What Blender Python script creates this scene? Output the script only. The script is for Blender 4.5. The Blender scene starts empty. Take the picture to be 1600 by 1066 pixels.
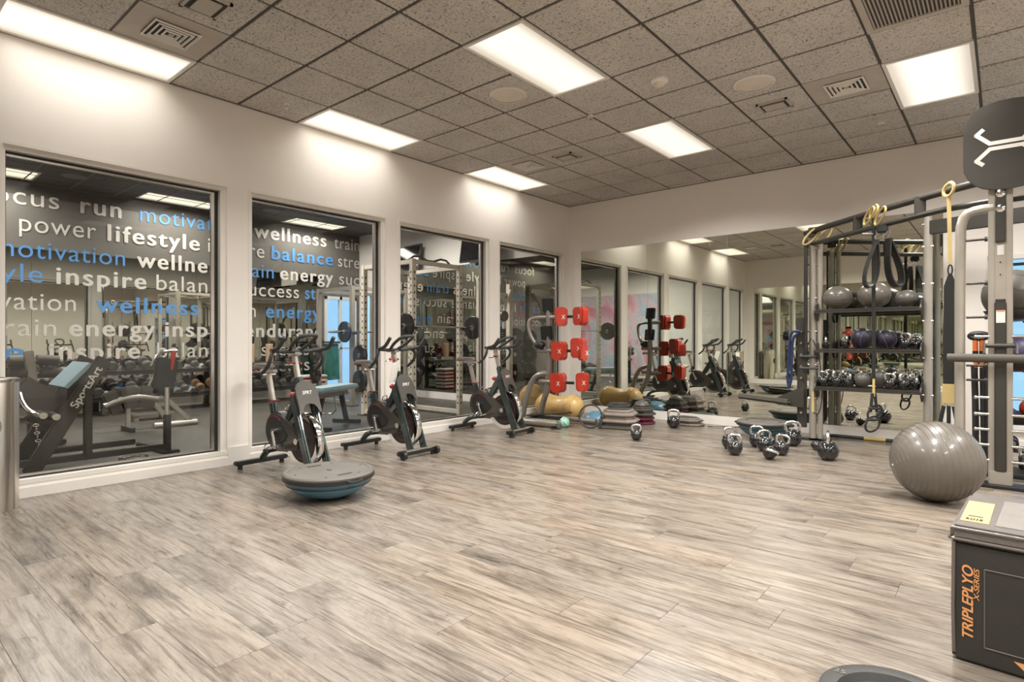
import bpy, bmesh, math, random
from mathutils import Vector, Matrix, Euler
random.seed(7)
SC = bpy.context.scene
COL = SC.collection
PI = math.pi

# ------------------------------------------------------------ camera / world / exposure
YAW = 0.7014; FPX = 911.0; EYE = 1.18
SY, CY = math.sin(YAW), math.cos(YAW)
cam_d = bpy.data.cameras.new('camera'); cam = bpy.data.objects.new('camera', cam_d); COL.objects.link(cam)
cam.location = (0, 0, EYE); cam.rotation_euler = (PI/2, 0, YAW)
cam_d.sensor_width = 36; cam_d.lens = 36*FPX/1600; cam_d.shift_y = 0.6/1600
cam_d.clip_start = 0.05; cam_d.clip_end = 200
SC.camera = cam
w = bpy.data.worlds.new('sky'); SC.world = w; w.use_nodes = True
w.node_tree.nodes['Background'].inputs[0].default_value = (0.36, 0.54, 0.74, 1)
w.node_tree.nodes['Background'].inputs[1].default_value = 1.1
SC.view_settings.view_transform = 'Standard'; SC.view_settings.look = 'None'
SC.view_settings.gamma = 1; SC.view_settings.use_curve_mapping = False
SC.view_settings.exposure = 0.50
SC.cycles.max_bounces = 9; SC.cycles.diffuse_bounces = 4; SC.cycles.glossy_bounces = 7
SC.cycles.transparent_max_bounces = 16; SC.cycles.caustics_reflective = False; SC.cycles.caustics_refractive = False
SC.cycles.sample_clamp_indirect = 4
LAMP_W = 50; GYM_W = 70; LAMP_COL = (1.0, 0.97, 0.925)
PANEL_E = .72; GYM_PANEL_E = 0.8

def at(px, py, F):
    """world point seen at pixel (px,py) at forward distance F (a measuring aid)"""
    R = (px-800)/FPX*F; U = -(py-533.6)/FPX*F
    return Vector((R*CY - F*SY, R*SY + F*CY, EYE+U))

# ------------------------------------------------------------ materials
M = {}
def lin(c): return tuple(((v/255)/12.92 if v/255 <= .04045 else ((v/255+.055)/1.055)**2.4) for v in c)
def mat(name, col, rough=.5, metal=0., spec=.5, coat=0., emit=None, es=1., noise=None, bump=None):
    """col linear rgb; noise=(scale, amount) tone variation; bump=(scale,strength)"""
    m = bpy.data.materials.new(name); m.use_nodes = True; M[name] = m
    nt = m.node_tree; b = nt.nodes['Principled BSDF']
    b.inputs['Base Color'].default_value = (*col, 1); b.inputs['Roughness'].default_value = rough
    b.inputs['Metallic'].default_value = metal; b.inputs['Specular IOR Level'].default_value = spec
    b.inputs['Coat Weight'].default_value = coat
    if emit: b.inputs['Emission Color'].default_value = (*emit, 1); b.inputs['Emission Strength'].default_value = es
    tc = nt.nodes.new('ShaderNodeTexCoord')
    n = nt.nodes.new('ShaderNodeTexNoise'); nt.links.new(tc.outputs['Object'], n.inputs['Vector'])
    sc, am = noise or (6, .06)
    n.inputs['Scale'].default_value = sc; n.inputs['Detail'].default_value = 4
    mp = nt.nodes.new('ShaderNodeMapRange'); mp.inputs['From Min'].default_value = .3; mp.inputs['From Max'].default_value = .7
    mp.inputs['To Min'].default_value = 1-am; mp.inputs['To Max'].default_value = 1+am
    nt.links.new(n.outputs['Fac'], mp.inputs['Value'])
    mx = nt.nodes.new('ShaderNodeVectorMath'); mx.operation = 'SCALE'; mx.inputs[0].default_value = col
    nt.links.new(mp.outputs[0], mx.inputs['Scale']); nt.links.new(mx.outputs[0], b.inputs['Base Color'])
    if bump:
        n2 = nt.nodes.new('ShaderNodeTexNoise'); n2.inputs['Scale'].default_value = bump[0]; n2.inputs['Detail'].default_value = 5
        nt.links.new(tc.outputs['Object'], n2.inputs['Vector'])
        bp = nt.nodes.new('ShaderNodeBump'); bp.inputs['Strength'].default_value = bump[1]; bp.inputs['Distance'].default_value = .01
        nt.links.new(n2.outputs['Fac'], bp.inputs['Height']); nt.links.new(bp.outputs[0], b.inputs['Normal'])
    return m

mat('wall', (.84, .79, .73), .75, spec=.2, noise=(1.5, .025), bump=(90, .05))
mat('trim', (.80, .76, .70), .45, noise=(3, .03))
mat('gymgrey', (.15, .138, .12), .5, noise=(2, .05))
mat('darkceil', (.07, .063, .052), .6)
mat('black', (.018, .018, .017), .38)
mat('blackgloss', (.012, .012, .012), .12, coat=.6)
mat('rubber', (.035, .034, .032), .55, bump=(150, .1))
mat('foam', (.085, .075, .06), .75)
mat('darkmetal', (.055, .051, .044), .35, .3)
mat('bikeframe', (.075, .095, .092), .22, .65, coat=.4)
mat('bikecover', (.062, .056, .048), .3, .2, coat=.3)
mat('silver', (.44, .405, .35), .32, .45)
mat('steel', (.62, .60, .56), .22, 1.)
mat('chrome', (.80, .79, .77), .1, 1.)
mat('greytube', (.30, .275, .24), .3, .5)
mat('red', (.43, .035, .017), .38, coat=.3)
mat('redmark', (.22, .02, .02), .35)
mat('white', (.80, .77, .72), .5)
mat('offwhite', (.74, .66, .56), .5)
mat('yellow', (.58, .44, .18), .6)
mat('amber', (.66, .43, .16), .35, coat=.25)
mat('greyball', (.125, .11, .092), .36, coat=.25)
mat('darkball', (.085, .078, .066), .42, coat=.1)
mat('teal', (.07, .20, .25), .35, coat=.25)
mat('tealblue', (.09, .22, .32), .35, coat=.2)
mat('plat', (.125, .112, .097), .55, bump=(220, .12))
mat('purple', (.06, .045, .12), .45)
mat('purpled', (.014, .011, .02), .45)
mat('blue', (.008, .018, .07), .5)
mat('orange', (.85, .22, .05), .45)
mat('orangeprint', (.78, .36, .14), .6)
mat('greenball', (.22, .50, .38), .35)
mat('stepgrey', (.32, .275, .24), .6)
mat('stepdark', (.10, .092, .08), .6)
mat('maroon', (.17, .03, .06), .55)
mat('skyblue', (.15, .42, .80), .6)
mat('letterwhite', (.68, .635, .575), .5)
mat('letterblue', (.09, .29, .62), .5)
mat('padblue', (.30, .42, .47), .5)
mat('green', (.04, .20, .16), .6)
mat('tan', (.55, .38, .24), .6)
mat('ply', (.030, .028, .024), .55, bump=(60, .08))
mat('plytop', (.19, .17, .155), .4, noise=(12, .08), bump=(30, .12))
mat('plysil', (.16, .142, .13), .3, .2, bump=(40, .25))
mat('labelyellow', (.50, .37, .14), .6)
mat('paper', (.78, .76, .72), .7)
mat('screen', (.01, .01, .012), .08)
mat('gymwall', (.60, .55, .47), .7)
mat('slotdark', (.03, .028, .025), .6)
mat('tbar', (.20, .18, .155), .6); mat('griddark', (.07, .062, .053), .6)
mat('brown', (.22, .12, .06), .5)
mat('rope', (.02, .02, .02), .8, bump=(300, .4))
mat('ceilplate', (.50, .45, .39), .6)

def mirror(name, col, rough=0.0):
    m = bpy.data.materials.new(name); m.use_nodes = True; M[name] = m
    b = m.node_tree.nodes['Principled BSDF']
    b.inputs['Base Color'].default_value = (*col, 1); b.inputs['Metallic'].default_value = 1; b.inputs['Roughness'].default_value = rough
mirror('mirror', (.80, .82, .74)); mirror('gymmirror', (.42, .42, .37))

def glass(name, tint, lo=.04, hi=.5):
    m = bpy.data.materials.new(name); m.use_nodes = True; M[name] = m
    nt = m.node_tree; nt.nodes.clear()
    o = nt.nodes.new('ShaderNodeOutputMaterial'); t = nt.nodes.new('ShaderNodeBsdfTransparent'); g = nt.nodes.new('ShaderNodeBsdfGlossy')
    t.inputs[0].default_value = (*tint, 1); g.inputs['Roughness'].default_value = 0
    lw = nt.nodes.new('ShaderNodeFresnel'); lw.inputs['IOR'].default_value = 1.5
    mx = nt.nodes.new('ShaderNodeMixShader'); nt.links.new(lw.outputs[0], mx.inputs[0])
    nt.links.new(t.outputs[0], mx.inputs[1]); nt.links.new(g.outputs[0], mx.inputs[2]); nt.links.new(mx.outputs[0], o.inputs[0])
glass('glass', (.90, .91, .88)); glass('blueglass', (.72, .90, 1.0))

def panelmat(name, e, warm=(1, .93, .80)):
    m = bpy.data.materials.new(name); m.use_nodes = True; M[name] = m
    nt = m.node_tree; b = nt.nodes['Principled BSDF']; b.inputs['Base Color'].default_value = (.7, .66, .58, 1); b.inputs['Roughness'].default_value = .4
    tc = nt.nodes.new('ShaderNodeTexCoord'); sx = nt.nodes.new('ShaderNodeSeparateXYZ'); nt.links.new(tc.outputs['Object'], sx.inputs[0])
    # two tubes running lengthwise (local y) glow behind the lens
    ma = nt.nodes.new('ShaderNodeMath'); ma.operation = 'ABSOLUTE'; nt.links.new(sx.outputs['X'], ma.inputs[0])
    mb = nt.nodes.new('ShaderNodeMapRange'); mb.inputs['From Min'].default_value = 0.28; mb.inputs['From Max'].default_value = .13
    mb.inputs['To Min'].default_value = .42; mb.inputs['To Max'].default_value = 1.0; mb.interpolation_type = 'SMOOTHSTEP'
    nt.links.new(ma.outputs[0], mb.inputs['Value'])
    ml = nt.nodes.new('ShaderNodeMath'); ml.operation = 'MULTIPLY'; ml.inputs[1].default_value = e; nt.links.new(mb.outputs[0], ml.inputs[0])
    b.inputs['Emission Color'].default_value = (*warm, 1); nt.links.new(ml.outputs[0], b.inputs['Emission Strength'])
    wv = nt.nodes.new('ShaderNodeTexWave'); wv.inputs['Scale'].default_value = 26; nt.links.new(tc.outputs['Object'], wv.inputs['Vector'])
    bp = nt.nodes.new('ShaderNodeBump'); bp.inputs['Strength'].default_value = .3; nt.links.new(wv.outputs['Fac'], bp.inputs['Height']); nt.links.new(bp.outputs[0], b.inputs['Normal'])
panelmat('lens', PANEL_E); panelmat('gymlens', GYM_PANEL_E, (1, .93, .72))

def ramp(nt, src, stops):
    r = nt.nodes.new('ShaderNodeValToRGB'); nt.links.new(src, r.inputs[0])
    el = r.color_ramp.elements
    while len(el) < len(stops): el.new(.5)
    for e, (p, c) in zip(el, stops): e.position = p; e.color = (*c, 1)
    return r.outputs[0]
def noise(nt, vec, scale, detail=4, rough=.5, dist=0):
    n = nt.nodes.new('ShaderNodeTexNoise'); nt.links.new(vec, n.inputs['Vector'])
    n.inputs['Scale'].default_value = scale; n.inputs['Detail'].default_value = detail; n.inputs['Roughness'].default_value = rough
    n.inputs['Distortion'].default_value = dist
    return n.outputs['Fac']
def mapping(nt, vec, scale, loc=None):
    m = nt.nodes.new('ShaderNodeMapping'); nt.links.new(vec, m.inputs['Vector']); m.inputs['Scale'].default_value = scale
    if loc is not None: nt.links.new(loc, m.inputs['Location'])
    return m.outputs[0]
def mixc(nt, fac, a, b, mode='MIX'):
    n = nt.nodes.new('ShaderNodeMix'); n.data_type = 'RGBA'; n.blend_type = mode
    for s, v in ((n.inputs[0], fac), (n.inputs[6], a), (n.inputs[7], b)):
        if hasattr(v, 'is_linked'): nt.links.new(v, s)
        elif isinstance(v, (int, float)): s.default_value = v
        else: s.default_value = (*v, 1)
    return n.outputs[2]
# vinyl planks: weathered wood, grain along x
m = bpy.data.materials.new('plank'); m.use_nodes = True; M['plank'] = m
nt = m.node_tree; b = nt.nodes['Principled BSDF']
tc = nt.nodes.new('ShaderNodeTexCoord'); at_ = nt.nodes.new('ShaderNodeAttribute'); at_.attribute_name = 'rnd'
vm = nt.nodes.new('ShaderNodeVectorMath'); vm.operation = 'SCALE'; vm.inputs['Scale'].default_value = 17.0; nt.links.new(at_.outputs['Color'], vm.inputs[0])
va = nt.nodes.new('ShaderNodeVectorMath'); va.operation = 'ADD'; nt.links.new(tc.outputs['Object'], va.inputs[0]); nt.links.new(vm.outputs[0], va.inputs[1])
v = va.outputs[0]
broad = noise(nt, mapping(nt, v, (1.3, 4.5, 1)), 1.5, 8, .66, .6)
streak = noise(nt, mapping(nt, v, (.9, 19, 1)), 2.4, 9, .68, .8)
fine = noise(nt, mapping(nt, v, (5, 85, 1)), 3.0, 8, .75, .6)
knot = noise(nt, mapping(nt, v, (3.0, 9, 1)), 1.6, 6, .7, 1.2)
c1 = ramp(nt, broad, [(.30, (.085, .069, .056)), (.42, (.185, .156, .129)), (.53, (.262, .225, .190)), (.72, (.318, .280, .241))])
c2 = ramp(nt, streak, [(.32, (.26, .23, .205)), (.42, (.62, .59, .56)), (.50, (.98, .97, .96)), (.75, (1.12, 1.12, 1.12))])
c3 = ramp(nt, fine, [(.32, (.55, .53, .51)), (.47, (.93, .93, .93)), (.62, (1.08, 1.08, 1.08))])
c4 = ramp(nt, knot, [(.26, (.18, .16, .14)), (.34, (.74, .72, .70)), (.41, (1, 1, 1))])
c = mixc(nt, .85, c1, c2, 'MULTIPLY'); c = mixc(nt, .7, c, c3, 'MULTIPLY'); c = mixc(nt, .9, c, c4, 'MULTIPLY')
sp = nt.nodes.new('ShaderNodeSeparateColor'); nt.links.new(at_.outputs['Color'], sp.inputs[0])
tone = ramp(nt, sp.outputs[0], [(0, (.84, .83, .82)), (.5, (.97, .97, .96)), (1, (1.0, .95, .89))])
c = mixc(nt, 1.0, c, tone, 'MULTIPLY')
nt.links.new(c, b.inputs['Base Color']); b.inputs['Roughness'].default_value = .26
b.inputs['Specular IOR Level'].default_value = .55
bp = nt.nodes.new('ShaderNodeBump'); bp.inputs['Strength'].default_value = .12; bp.inputs['Distance'].default_value = .004
nt.links.new(fine, bp.inputs['Height']); nt.links.new(bp.outputs[0], b.inputs['Normal'])
# fissured mineral ceiling tile
m = bpy.data.materials.new('tile'); m.use_nodes = True; M['tile'] = m
nt = m.node_tree; b = nt.nodes['Principled BSDF']; tc = nt.nodes.new('ShaderNodeTexCoord'); oi = nt.nodes.new('ShaderNodeObjectInfo')
va = nt.nodes.new('ShaderNodeVectorMath'); va.operation = 'ADD'; nt.links.new(tc.outputs['Object'], va.inputs[0]); nt.links.new(oi.outputs['Location'], va.inputs[1])
f1 = noise(nt, va.outputs[0], 75, 3, .6, .8); f2 = noise(nt, va.outputs[0], 2.2, 2)
c1 = ramp(nt, f1, [(.34, (.15, .135, .12)), (.44, (.60, .565, .515)), (.60, (.69, .65, .595))])
c2 = ramp(nt, f2, [(.35, (.9, .9, .9)), (.65, (1, 1, 1))])
nt.links.new(mixc(nt, 1.0, c1, c2, 'MULTIPLY'), b.inputs['Base Color']); b.inputs['Roughness'].default_value = .9; b.inputs['Specular IOR Level'].default_value = .1
# rubber gym floor
m = bpy.data.materials.new('gymfloor'); m.use_nodes = True; M['gymfloor'] = m
nt = m.node_tree; b = nt.nodes['Principled BSDF']; tc = nt.nodes.new('ShaderNodeTexCoord')
c1 = ramp(nt, noise(nt, tc.outputs['Object'], 3, 6, .6), [(.3, (.045, .040, .033)), (.7, (.075, .067, .055))])
c2 = ramp(nt, noise(nt, tc.outputs['Object'], 260, 2), [(.36, (1, 1, 1)), (.68, (1, 1, 1)), (.72, (1.9, 1.8, 1.7))])
nt.links.new(mixc(nt, 1.0, c1, c2, 'MULTIPLY'), b.inputs['Base Color']); b.inputs['Roughness'].default_value = .42
# pink and blue abstract mural
m = bpy.data.materials.new('mural'); m.use_nodes = True; M['mural'] = m
nt = m.node_tree; b = nt.nodes['Principled BSDF']; tc = nt.nodes.new('ShaderNodeTexCoord')
n1 = noise(nt, mapping(nt, tc.outputs['Object'], (1, 1, .45)), 1.3, 5, .5, 1.6)
n2 = noise(nt, tc.outputs['Object'], .7, 2)
c1 = ramp(nt, n1, [(.34, (.62, .10, .20)), (.43, (.80, .36, .44)), (.49, (.78, .55, .60)), (.55, (.40, .52, .64)), (.62, (.66, .60, .66)), (.70, (.72, .20, .32))])
c2 = ramp(nt, n2, [(.4, (.75, .45, .48)), (.6, (.35, .50, .62))])
nt.links.new(mixc(nt, .35, c1, c2), b.inputs['Base Color'])
# brushed steel for the bin
m = mat('brushed', (.50, .46, .40), .28, .9)
nt = m.node_tree; b = nt.nodes['Principled BSDF']; tc = nt.nodes.new('ShaderNodeTexCoord')
s = noise(nt, mapping(nt, tc.outputs['Object'], (9, 9, .35)), 2.2, 3, .5, .6)
nt.links.new(ramp(nt, s, [(.35, (.30, .26, .22)), (.5, (.62, .57, .50)), (.65, (.75, .70, .63))]), b.inputs['Base Color'])

# ------------------------------------------------------------ mesh builder
class B:
    def __init__(s): s.bm = bmesh.new(); s.mats = []; s.cur = 0
    def m(s, name):
        if name not in s.mats: s.mats.append(name)
        s.cur = s.mats.index(name); return s
    def _f(s, faces):
        for f in faces: f.material_index = s.cur
        return s
    def box(s, c, d, rot=None, bev=0):
        mtx = Matrix.Translation(Vector(c)) @ (Euler(rot).to_matrix().to_4x4() if rot else Matrix()) @ Matrix.Diagonal((*d, 1))
        r = bmesh.ops.create_cube(s.bm, size=1, matrix=mtx)
        fs = {f for v in r['verts'] for f in v.link_faces}; s._f(fs)
        if bev:
            es = list({e for f in fs for e in f.edges})
            q = bmesh.ops.bevel(s.bm, geom=es, offset=bev, segments=2, affect='EDGES', clamp_overlap=True)
            s._f(q['faces'])
        return s
    def bb(s, x0, x1, y0, y1, z0, z1, bev=0):
        return s.box(((x0+x1)/2, (y0+y1)/2, (z0+z1)/2), (abs(x1-x0), abs(y1-y0), abs(z1-z0)), bev=bev)
    def beam(s, a, b, wd, ht, bev=0, up=(0, 0, 1)):
        a, b = Vector(a), Vector(b); d = b-a; L = d.length; z = d.normalized(); u = Vector(up)
        if abs(z.dot(u)) > .98: u = Vector((0, 1, 0))
        x = u.cross(z).normalized(); y = z.cross(x)
        mtx = Matrix.Translation((a+b)/2) @ Matrix((x, y, z)).transposed().to_4x4() @ Matrix.Diagonal((wd, ht, L, 1))
        r = bmesh.ops.create_cube(s.bm, size=1, matrix=mtx); fs = {f for v in r['verts'] for f in v.link_faces}; s._f(fs)
        if bev:
            q = bmesh.ops.bevel(s.bm, geom=list({e for f in fs for e in f.edges}), offset=bev, segments=2, affect='EDGES', clamp_overlap=True); s._f(q['faces'])
        return s
    def tube(s, pts, r, n=10, smooth=0, closed=False, cap=True):
        pts = [Vector(p) for p in pts]
        for _ in range(smooth):
            q = []; N = len(pts); rng = range(N) if closed else range(N-1)
            if not closed: q.append(pts[0])
            for i in rng:
                a, b = pts[i], pts[(i+1) % N]; q += [a*.75+b*.25, a*.25+b*.75]
            if not closed: q.append(pts[-1])
            pts = q
        N = len(pts); rings = []; up = None
        for i, p in enumerate(pts):
            if closed: t = (pts[(i+1) % N]-pts[i-1]).normalized()
            else: t = (pts[min(i+1, N-1)]-pts[max(i-1, 0)]).normalized()
            if up is None:
                up = Vector((0, 0, 1)) if abs(t.z) < .9 else Vector((1, 0, 0))
            x = (up - t*up.dot(t))
            if x.length < 1e-4: x = t.orthogonal()
            x.normalize(); up = x; y = t.cross(x)
            rr = r[i] if isinstance(r, (list, tuple)) and len(r) == N else (r if not isinstance(r, (list, tuple)) else r[0])
            rings.append([s.bm.verts.new(p + (x*math.cos(2*PI*k/n)+y*math.sin(2*PI*k/n))*rr) for k in range(n)])
        fs = []
        for i in range(N if closed else N-1):
            a, b = rings[i], rings[(i+1) % N]
            for k in range(n):
                try: fs.append(s.bm.faces.new((a[k], a[(k+1) % n], b[(k+1) % n], b[k])))
                except ValueError: pass
        if cap and not closed:
            fs.append(s.bm.faces.new(rings[0][::-1])); fs.append(s.bm.faces.new(rings[-1]))
        return s._f(fs)
    def lathe(s, prof, n=24, c=(0, 0, 0), axis=(0, 0, 1), sc=(1, 1, 1)):
        """prof [(r,z)...] about axis"""
        q = Vector((0, 0, 1)).rotation_difference(Vector(axis)).to_matrix().to_4x4()
        mtx = Matrix.Translation(Vector(c)) @ q
        rings = []; fs = []
        for r, z in prof:
            if r < 1e-5: rings.append([s.bm.verts.new(mtx @ Vector((0, 0, z*sc[2])))])
            else: rings.append([s.bm.verts.new(mtx @ Vector((r*sc[0]*math.cos(2*PI*k/n), r*sc[1]*math.sin(2*PI*k/n), z*sc[2]))) for k in range(n)])
        for a, b in zip(rings, rings[1:]):
            for k in range(n):
                k2 = (k+1) % n
                if len(a) == 1 and len(b) == 1: continue
                if len(a) == 1: fs.append(s.bm.faces.new((a[0], b[k2], b[k])))
                elif len(b) == 1: fs.append(s.bm.faces.new((a[k], a[k2], b[0])))
                else: fs.append(s.bm.faces.new((a[k], a[k2], b[k2], b[k])))
        return s._f(fs)
    def cyl(s, a, b, r, n=16, bev=0):
        a, b = Vector(a), Vector(b); L = (b-a).length; bv = min(bev, L/2.01, r*.9)
        pr = [(0, 0), (r-bv, 0)] + ([(r, bv), (r, L-bv)] if bv else [(r, 0), (r, L)][0:2] if False else [(r, bv), (r, L-bv)]) + [(r-bv, L), (0, L)]
        if not bv: pr = [(0, 0), (r, 0), (r, L), (0, L)]
        return s.lathe(pr, n, a, (b-a).normalized())
    def ball(s, c, r, n=24, sc=(1, 1, 1), z0=-1., axis=(0, 0, 1), flat=True):
        k = max(6, n//2); t0 = math.asin(max(-1, z0)); pr = []
        if z0 > -1 and flat: pr.append((0, r*z0))
        for i in range(k+1):
            t = t0 + (PI/2-t0)*i/k; pr.append((r*math.cos(t), r*math.sin(t)))
        pr[-1] = (0, r)
        if z0 <= -1: pr[0] = (0, -r)
        return s.lathe(pr, n, c, axis, sc)
    def torus(s, c, R, r, axis=(0, 0, 1), n=28, k=8, sc=(1, 1)):
        q = Vector((0, 0, 1)).rotation_difference(Vector(axis)).to_matrix()
        return s.tube([Vector(c)+q @ Vector((R*sc[0]*math.cos(2*PI*i/n), R*sc[1]*math.sin(2*PI*i/n), 0)) for i in range(n)], r, k, closed=True)
    def prism(s, pts, h, mtx=None, bev=0):
        """2D outline in local xy extruded by h along local z"""
        mtx = mtx or Matrix()
        n = len(pts)
        a = [s.bm.verts.new(mtx @ Vector((x, y, 0))) for x, y in pts]; b = [s.bm.verts.new(mtx @ Vector((x, y, h))) for x, y in pts]
        fs = [s.bm.faces.new(a[::-1]), s.bm.faces.new(b)] + [s.bm.faces.new((a[i], a[(i+1) % n], b[(i+1) % n], b[i])) for i in range(n)]
        s._f(fs)
        if bev:
            es = [e for e in list(fs[0].edges)+list(fs[1].edges)]
            q = bmesh.ops.bevel(s.bm, geom=es, offset=bev, segments=2, affect='EDGES', clamp_overlap=True); s._f(q['faces'])
        return s
    def quad(s, a, b, c, d):
        return s._f([s.bm.faces.new([s.bm.verts.new(Vector(v)) for v in (a, b, c, d)])])
    def out(s, name, parent=None, m=None, smooth=True, ang=38):
        if m and not s.mats: s.mats = [m]
        bmesh.ops.recalc_face_normals(s.bm, faces=s.bm.faces[:])
        me = bpy.data.meshes.new(name); s.bm.to_mesh(me); s.bm.free()
        for k in s.mats: me.materials.append(M[k])
        if smooth:
            me.polygons.foreach_set('use_smooth', [True]*len(me.polygons)); me.set_sharp_from_angle(angle=math.radians(ang))
        o = bpy.data.objects.new(name, me); COL.objects.link(o); o.parent = parent
        return o
def b_(mname): return B().m(mname)
def thing(name, label, cat, loc=(0, 0, 0), rz=0, group=None):
    o = bpy.data.objects.new(name, None); COL.objects.link(o); o.location = loc; o.rotation_euler = (0, 0, rz)
    o.empty_display_size = .1
    return tag(o, label, cat, group)
def tag(o, label, cat, group=None):
    o['label'] = label; o['category'] = cat
    if group: o['group'] = group
    return o
def struct(o): o['kind'] = 'structure'; return o
KIDS = {}
def dup(o, loc, rz=0, label=None, parent=None, rot=None, scale=None):
    r = o.copy(); COL.objects.link(r); r.location = loc; r.rotation_euler = rot if rot else (0, 0, rz); r.parent = parent
    if scale: r.scale = scale
    if label: r['label'] = label
    for ch in list(o.children):
        c = ch.copy(); COL.objects.link(c); c.parent = r
        for g in ch.children:
            d = g.copy(); COL.objects.link(d); d.parent = c
    return r
def word(txt, width, height, mname, mtx, parent, name='lettering', bold=0., depth=.004, ital=0, space=1.0, setk=True):
    """flat cut lettering: local x right, y up, sized by its width and x-scaled to fit"""
    cu = bpy.data.curves.new('t', 'FONT'); cu.body = txt; cu.size = 1; cu.extrude = 0;  cu.shear = ital; cu.space_character = space
    to = bpy.data.objects.new('t', cu); COL.objects.link(to)
    bpy.context.view_layer.update()
    me = bpy.data.meshes.new_from_object(to.evaluated_get(bpy.context.evaluated_depsgraph_get()))
    bpy.data.objects.remove(to); bpy.data.curves.remove(cu)
    if bold:                                   # heavier strokes: the outline repeated a little to each side
        bq = bmesh.new()
        for k, (dx, dy) in enumerate(((0, 0), (bold, 0), (-bold, 0), (0, bold*.5), (0, -bold*.5))):
            n0 = len(bq.verts); bq.from_mesh(me); bq.verts.ensure_lookup_table()
            for v in bq.verts[n0:]: v.co.x += dx; v.co.y += dy; v.co.z = k
        bq.to_mesh(me); bq.free()
    xs = [v.co.x for v in me.vertices]; x0, x1 = min(xs), max(xs)
    kx = width/(x1-x0); ky = height
    for v in me.vertices: v.co = Vector(((v.co.x-x0)*kx, v.co.y*ky, depth+v.co.z*(.0004 if depth > .002 else .00015)))
    bm = bmesh.new(); bm.from_mesh(me)
    bm.transform(mtx); me2 = bpy.data.meshes.new(name); bm.to_mesh(me2); bm.free(); bpy.data.meshes.remove(me)
    me2.materials.append(M[mname]); o = bpy.data.objects.new(name, me2); COL.objects.link(o); o.parent = parent
    return o
def frame_mtx(origin, xdir, ydir):
    x = Vector(xdir).normalized(); y = Vector(ydir).normalized(); z = x.cross(y)
    m = Matrix((x, y, z)).transposed().to_4x4(); m.translation = Vector(origin); return m
ORD = ['first', 'second', 'third', 'fourth', 'fifth', 'sixth', 'seventh', 'eighth', 'ninth', 'tenth', 'eleventh', 'twelfth', 'thirteenth', 'fourteenth',
       'fifteenth', 'sixteenth', 'seventeenth', 'eighteenth', 'nineteenth', 'twentieth', 'twenty-first', 'twenty-second', 'twenty-third', 'twenty-fourth', 'twenty-fifth', 'twenty-sixth']

# ------------------------------------------------------------ room dimensions
XL, YB, YN, XR, ZC = -5.66, 8.2, -0.66, 3.9, 3.475
GX = -11.65; GZ = 3.66            # far wall and ceiling of the gym beyond the glass
TS = .6096
def gx(j): return XL + TS*(j+3)
def gy(i): return 2.595 + TS*i

# ------------------------------------------------------------ floor
fl = struct(b_('slotdark').bb(XL-.2, XR+.2, YN-.2, YB+.2, -.12, -.004).out('floor', smooth=False))
PW, PL = .2286, 1.2192
known = {2.2814: -1.12, 2.51: -.74, 2.9672: -1.12, 1.367: -2.56, .9098: -2.18}
far = B().m('plank'); farcol = []
def plank_mesh(x0, x1, y0, y1, g=.0016):
    bm = bmesh.new()
    bmesh.ops.create_cube(bm, size=1, matrix=Matrix.Translation(((x0+x1)/2, (y0+y1)/2, -.002)) @ Matrix.Diagonal((x1-x0-g, y1-y0-g, .004, 1)))
    return bm
def setrnd(me, c):
    a = me.color_attributes.new('rnd', 'FLOAT_COLOR', 'POINT')
    for d in a.data: d.color = c
fbm = bmesh.new(); lay = fbm.verts.layers.float_color.new('rnd')
r0 = -14
for k in range(r0, 26):
    y0 = 2.51 + k*PW; y1 = y0+PW
    if y1 < YN or y0 > YB: continue
    off = None
    for ky, kx in known.items():
        if abs(ky-y0) < .05: off = kx
    if off is None: off = random.random()*PL
    x = off - math.ceil((off-XL)/PL)*PL
    while x < XR:
        a, c_ = max(x, XL), min(x+PL, XR); x += PL
        if c_-a < .02: continue
        rc = (random.random(), random.random(), random.random(), 1)
        ya, yb = max(y0, YN), min(y1, YB)
        if .45 < y0 < 5.2 and a < .6 and a < .35*y0-.3+1:
            bm = plank_mesh(a, c_, ya, yb); me = bpy.data.meshes.new('plank'); bm.to_mesh(me); bm.free()
            setrnd(me, rc); me.materials.append(M['plank']); o = bpy.data.objects.new('plank', me); COL.objects.link(o); o.parent = fl
        else:
            r = bmesh.ops.create_cube(fbm, size=1, matrix=Matrix.Translation(((a+c_)/2, (ya+yb)/2, -.002)) @ Matrix.Diagonal((c_-a-.0016, yb-ya-.0016, .004, 1)))
            for v_ in r['verts']: v_[lay] = rc
me = bpy.data.meshes.new('distant_planks'); fbm.to_mesh(me); fbm.free(); me.materials.append(M['plank'])
o = bpy.data.objects.new('distant_planks', me); COL.objects.link(o); o.parent = fl; o['kind'] = 'stuff'

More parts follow.
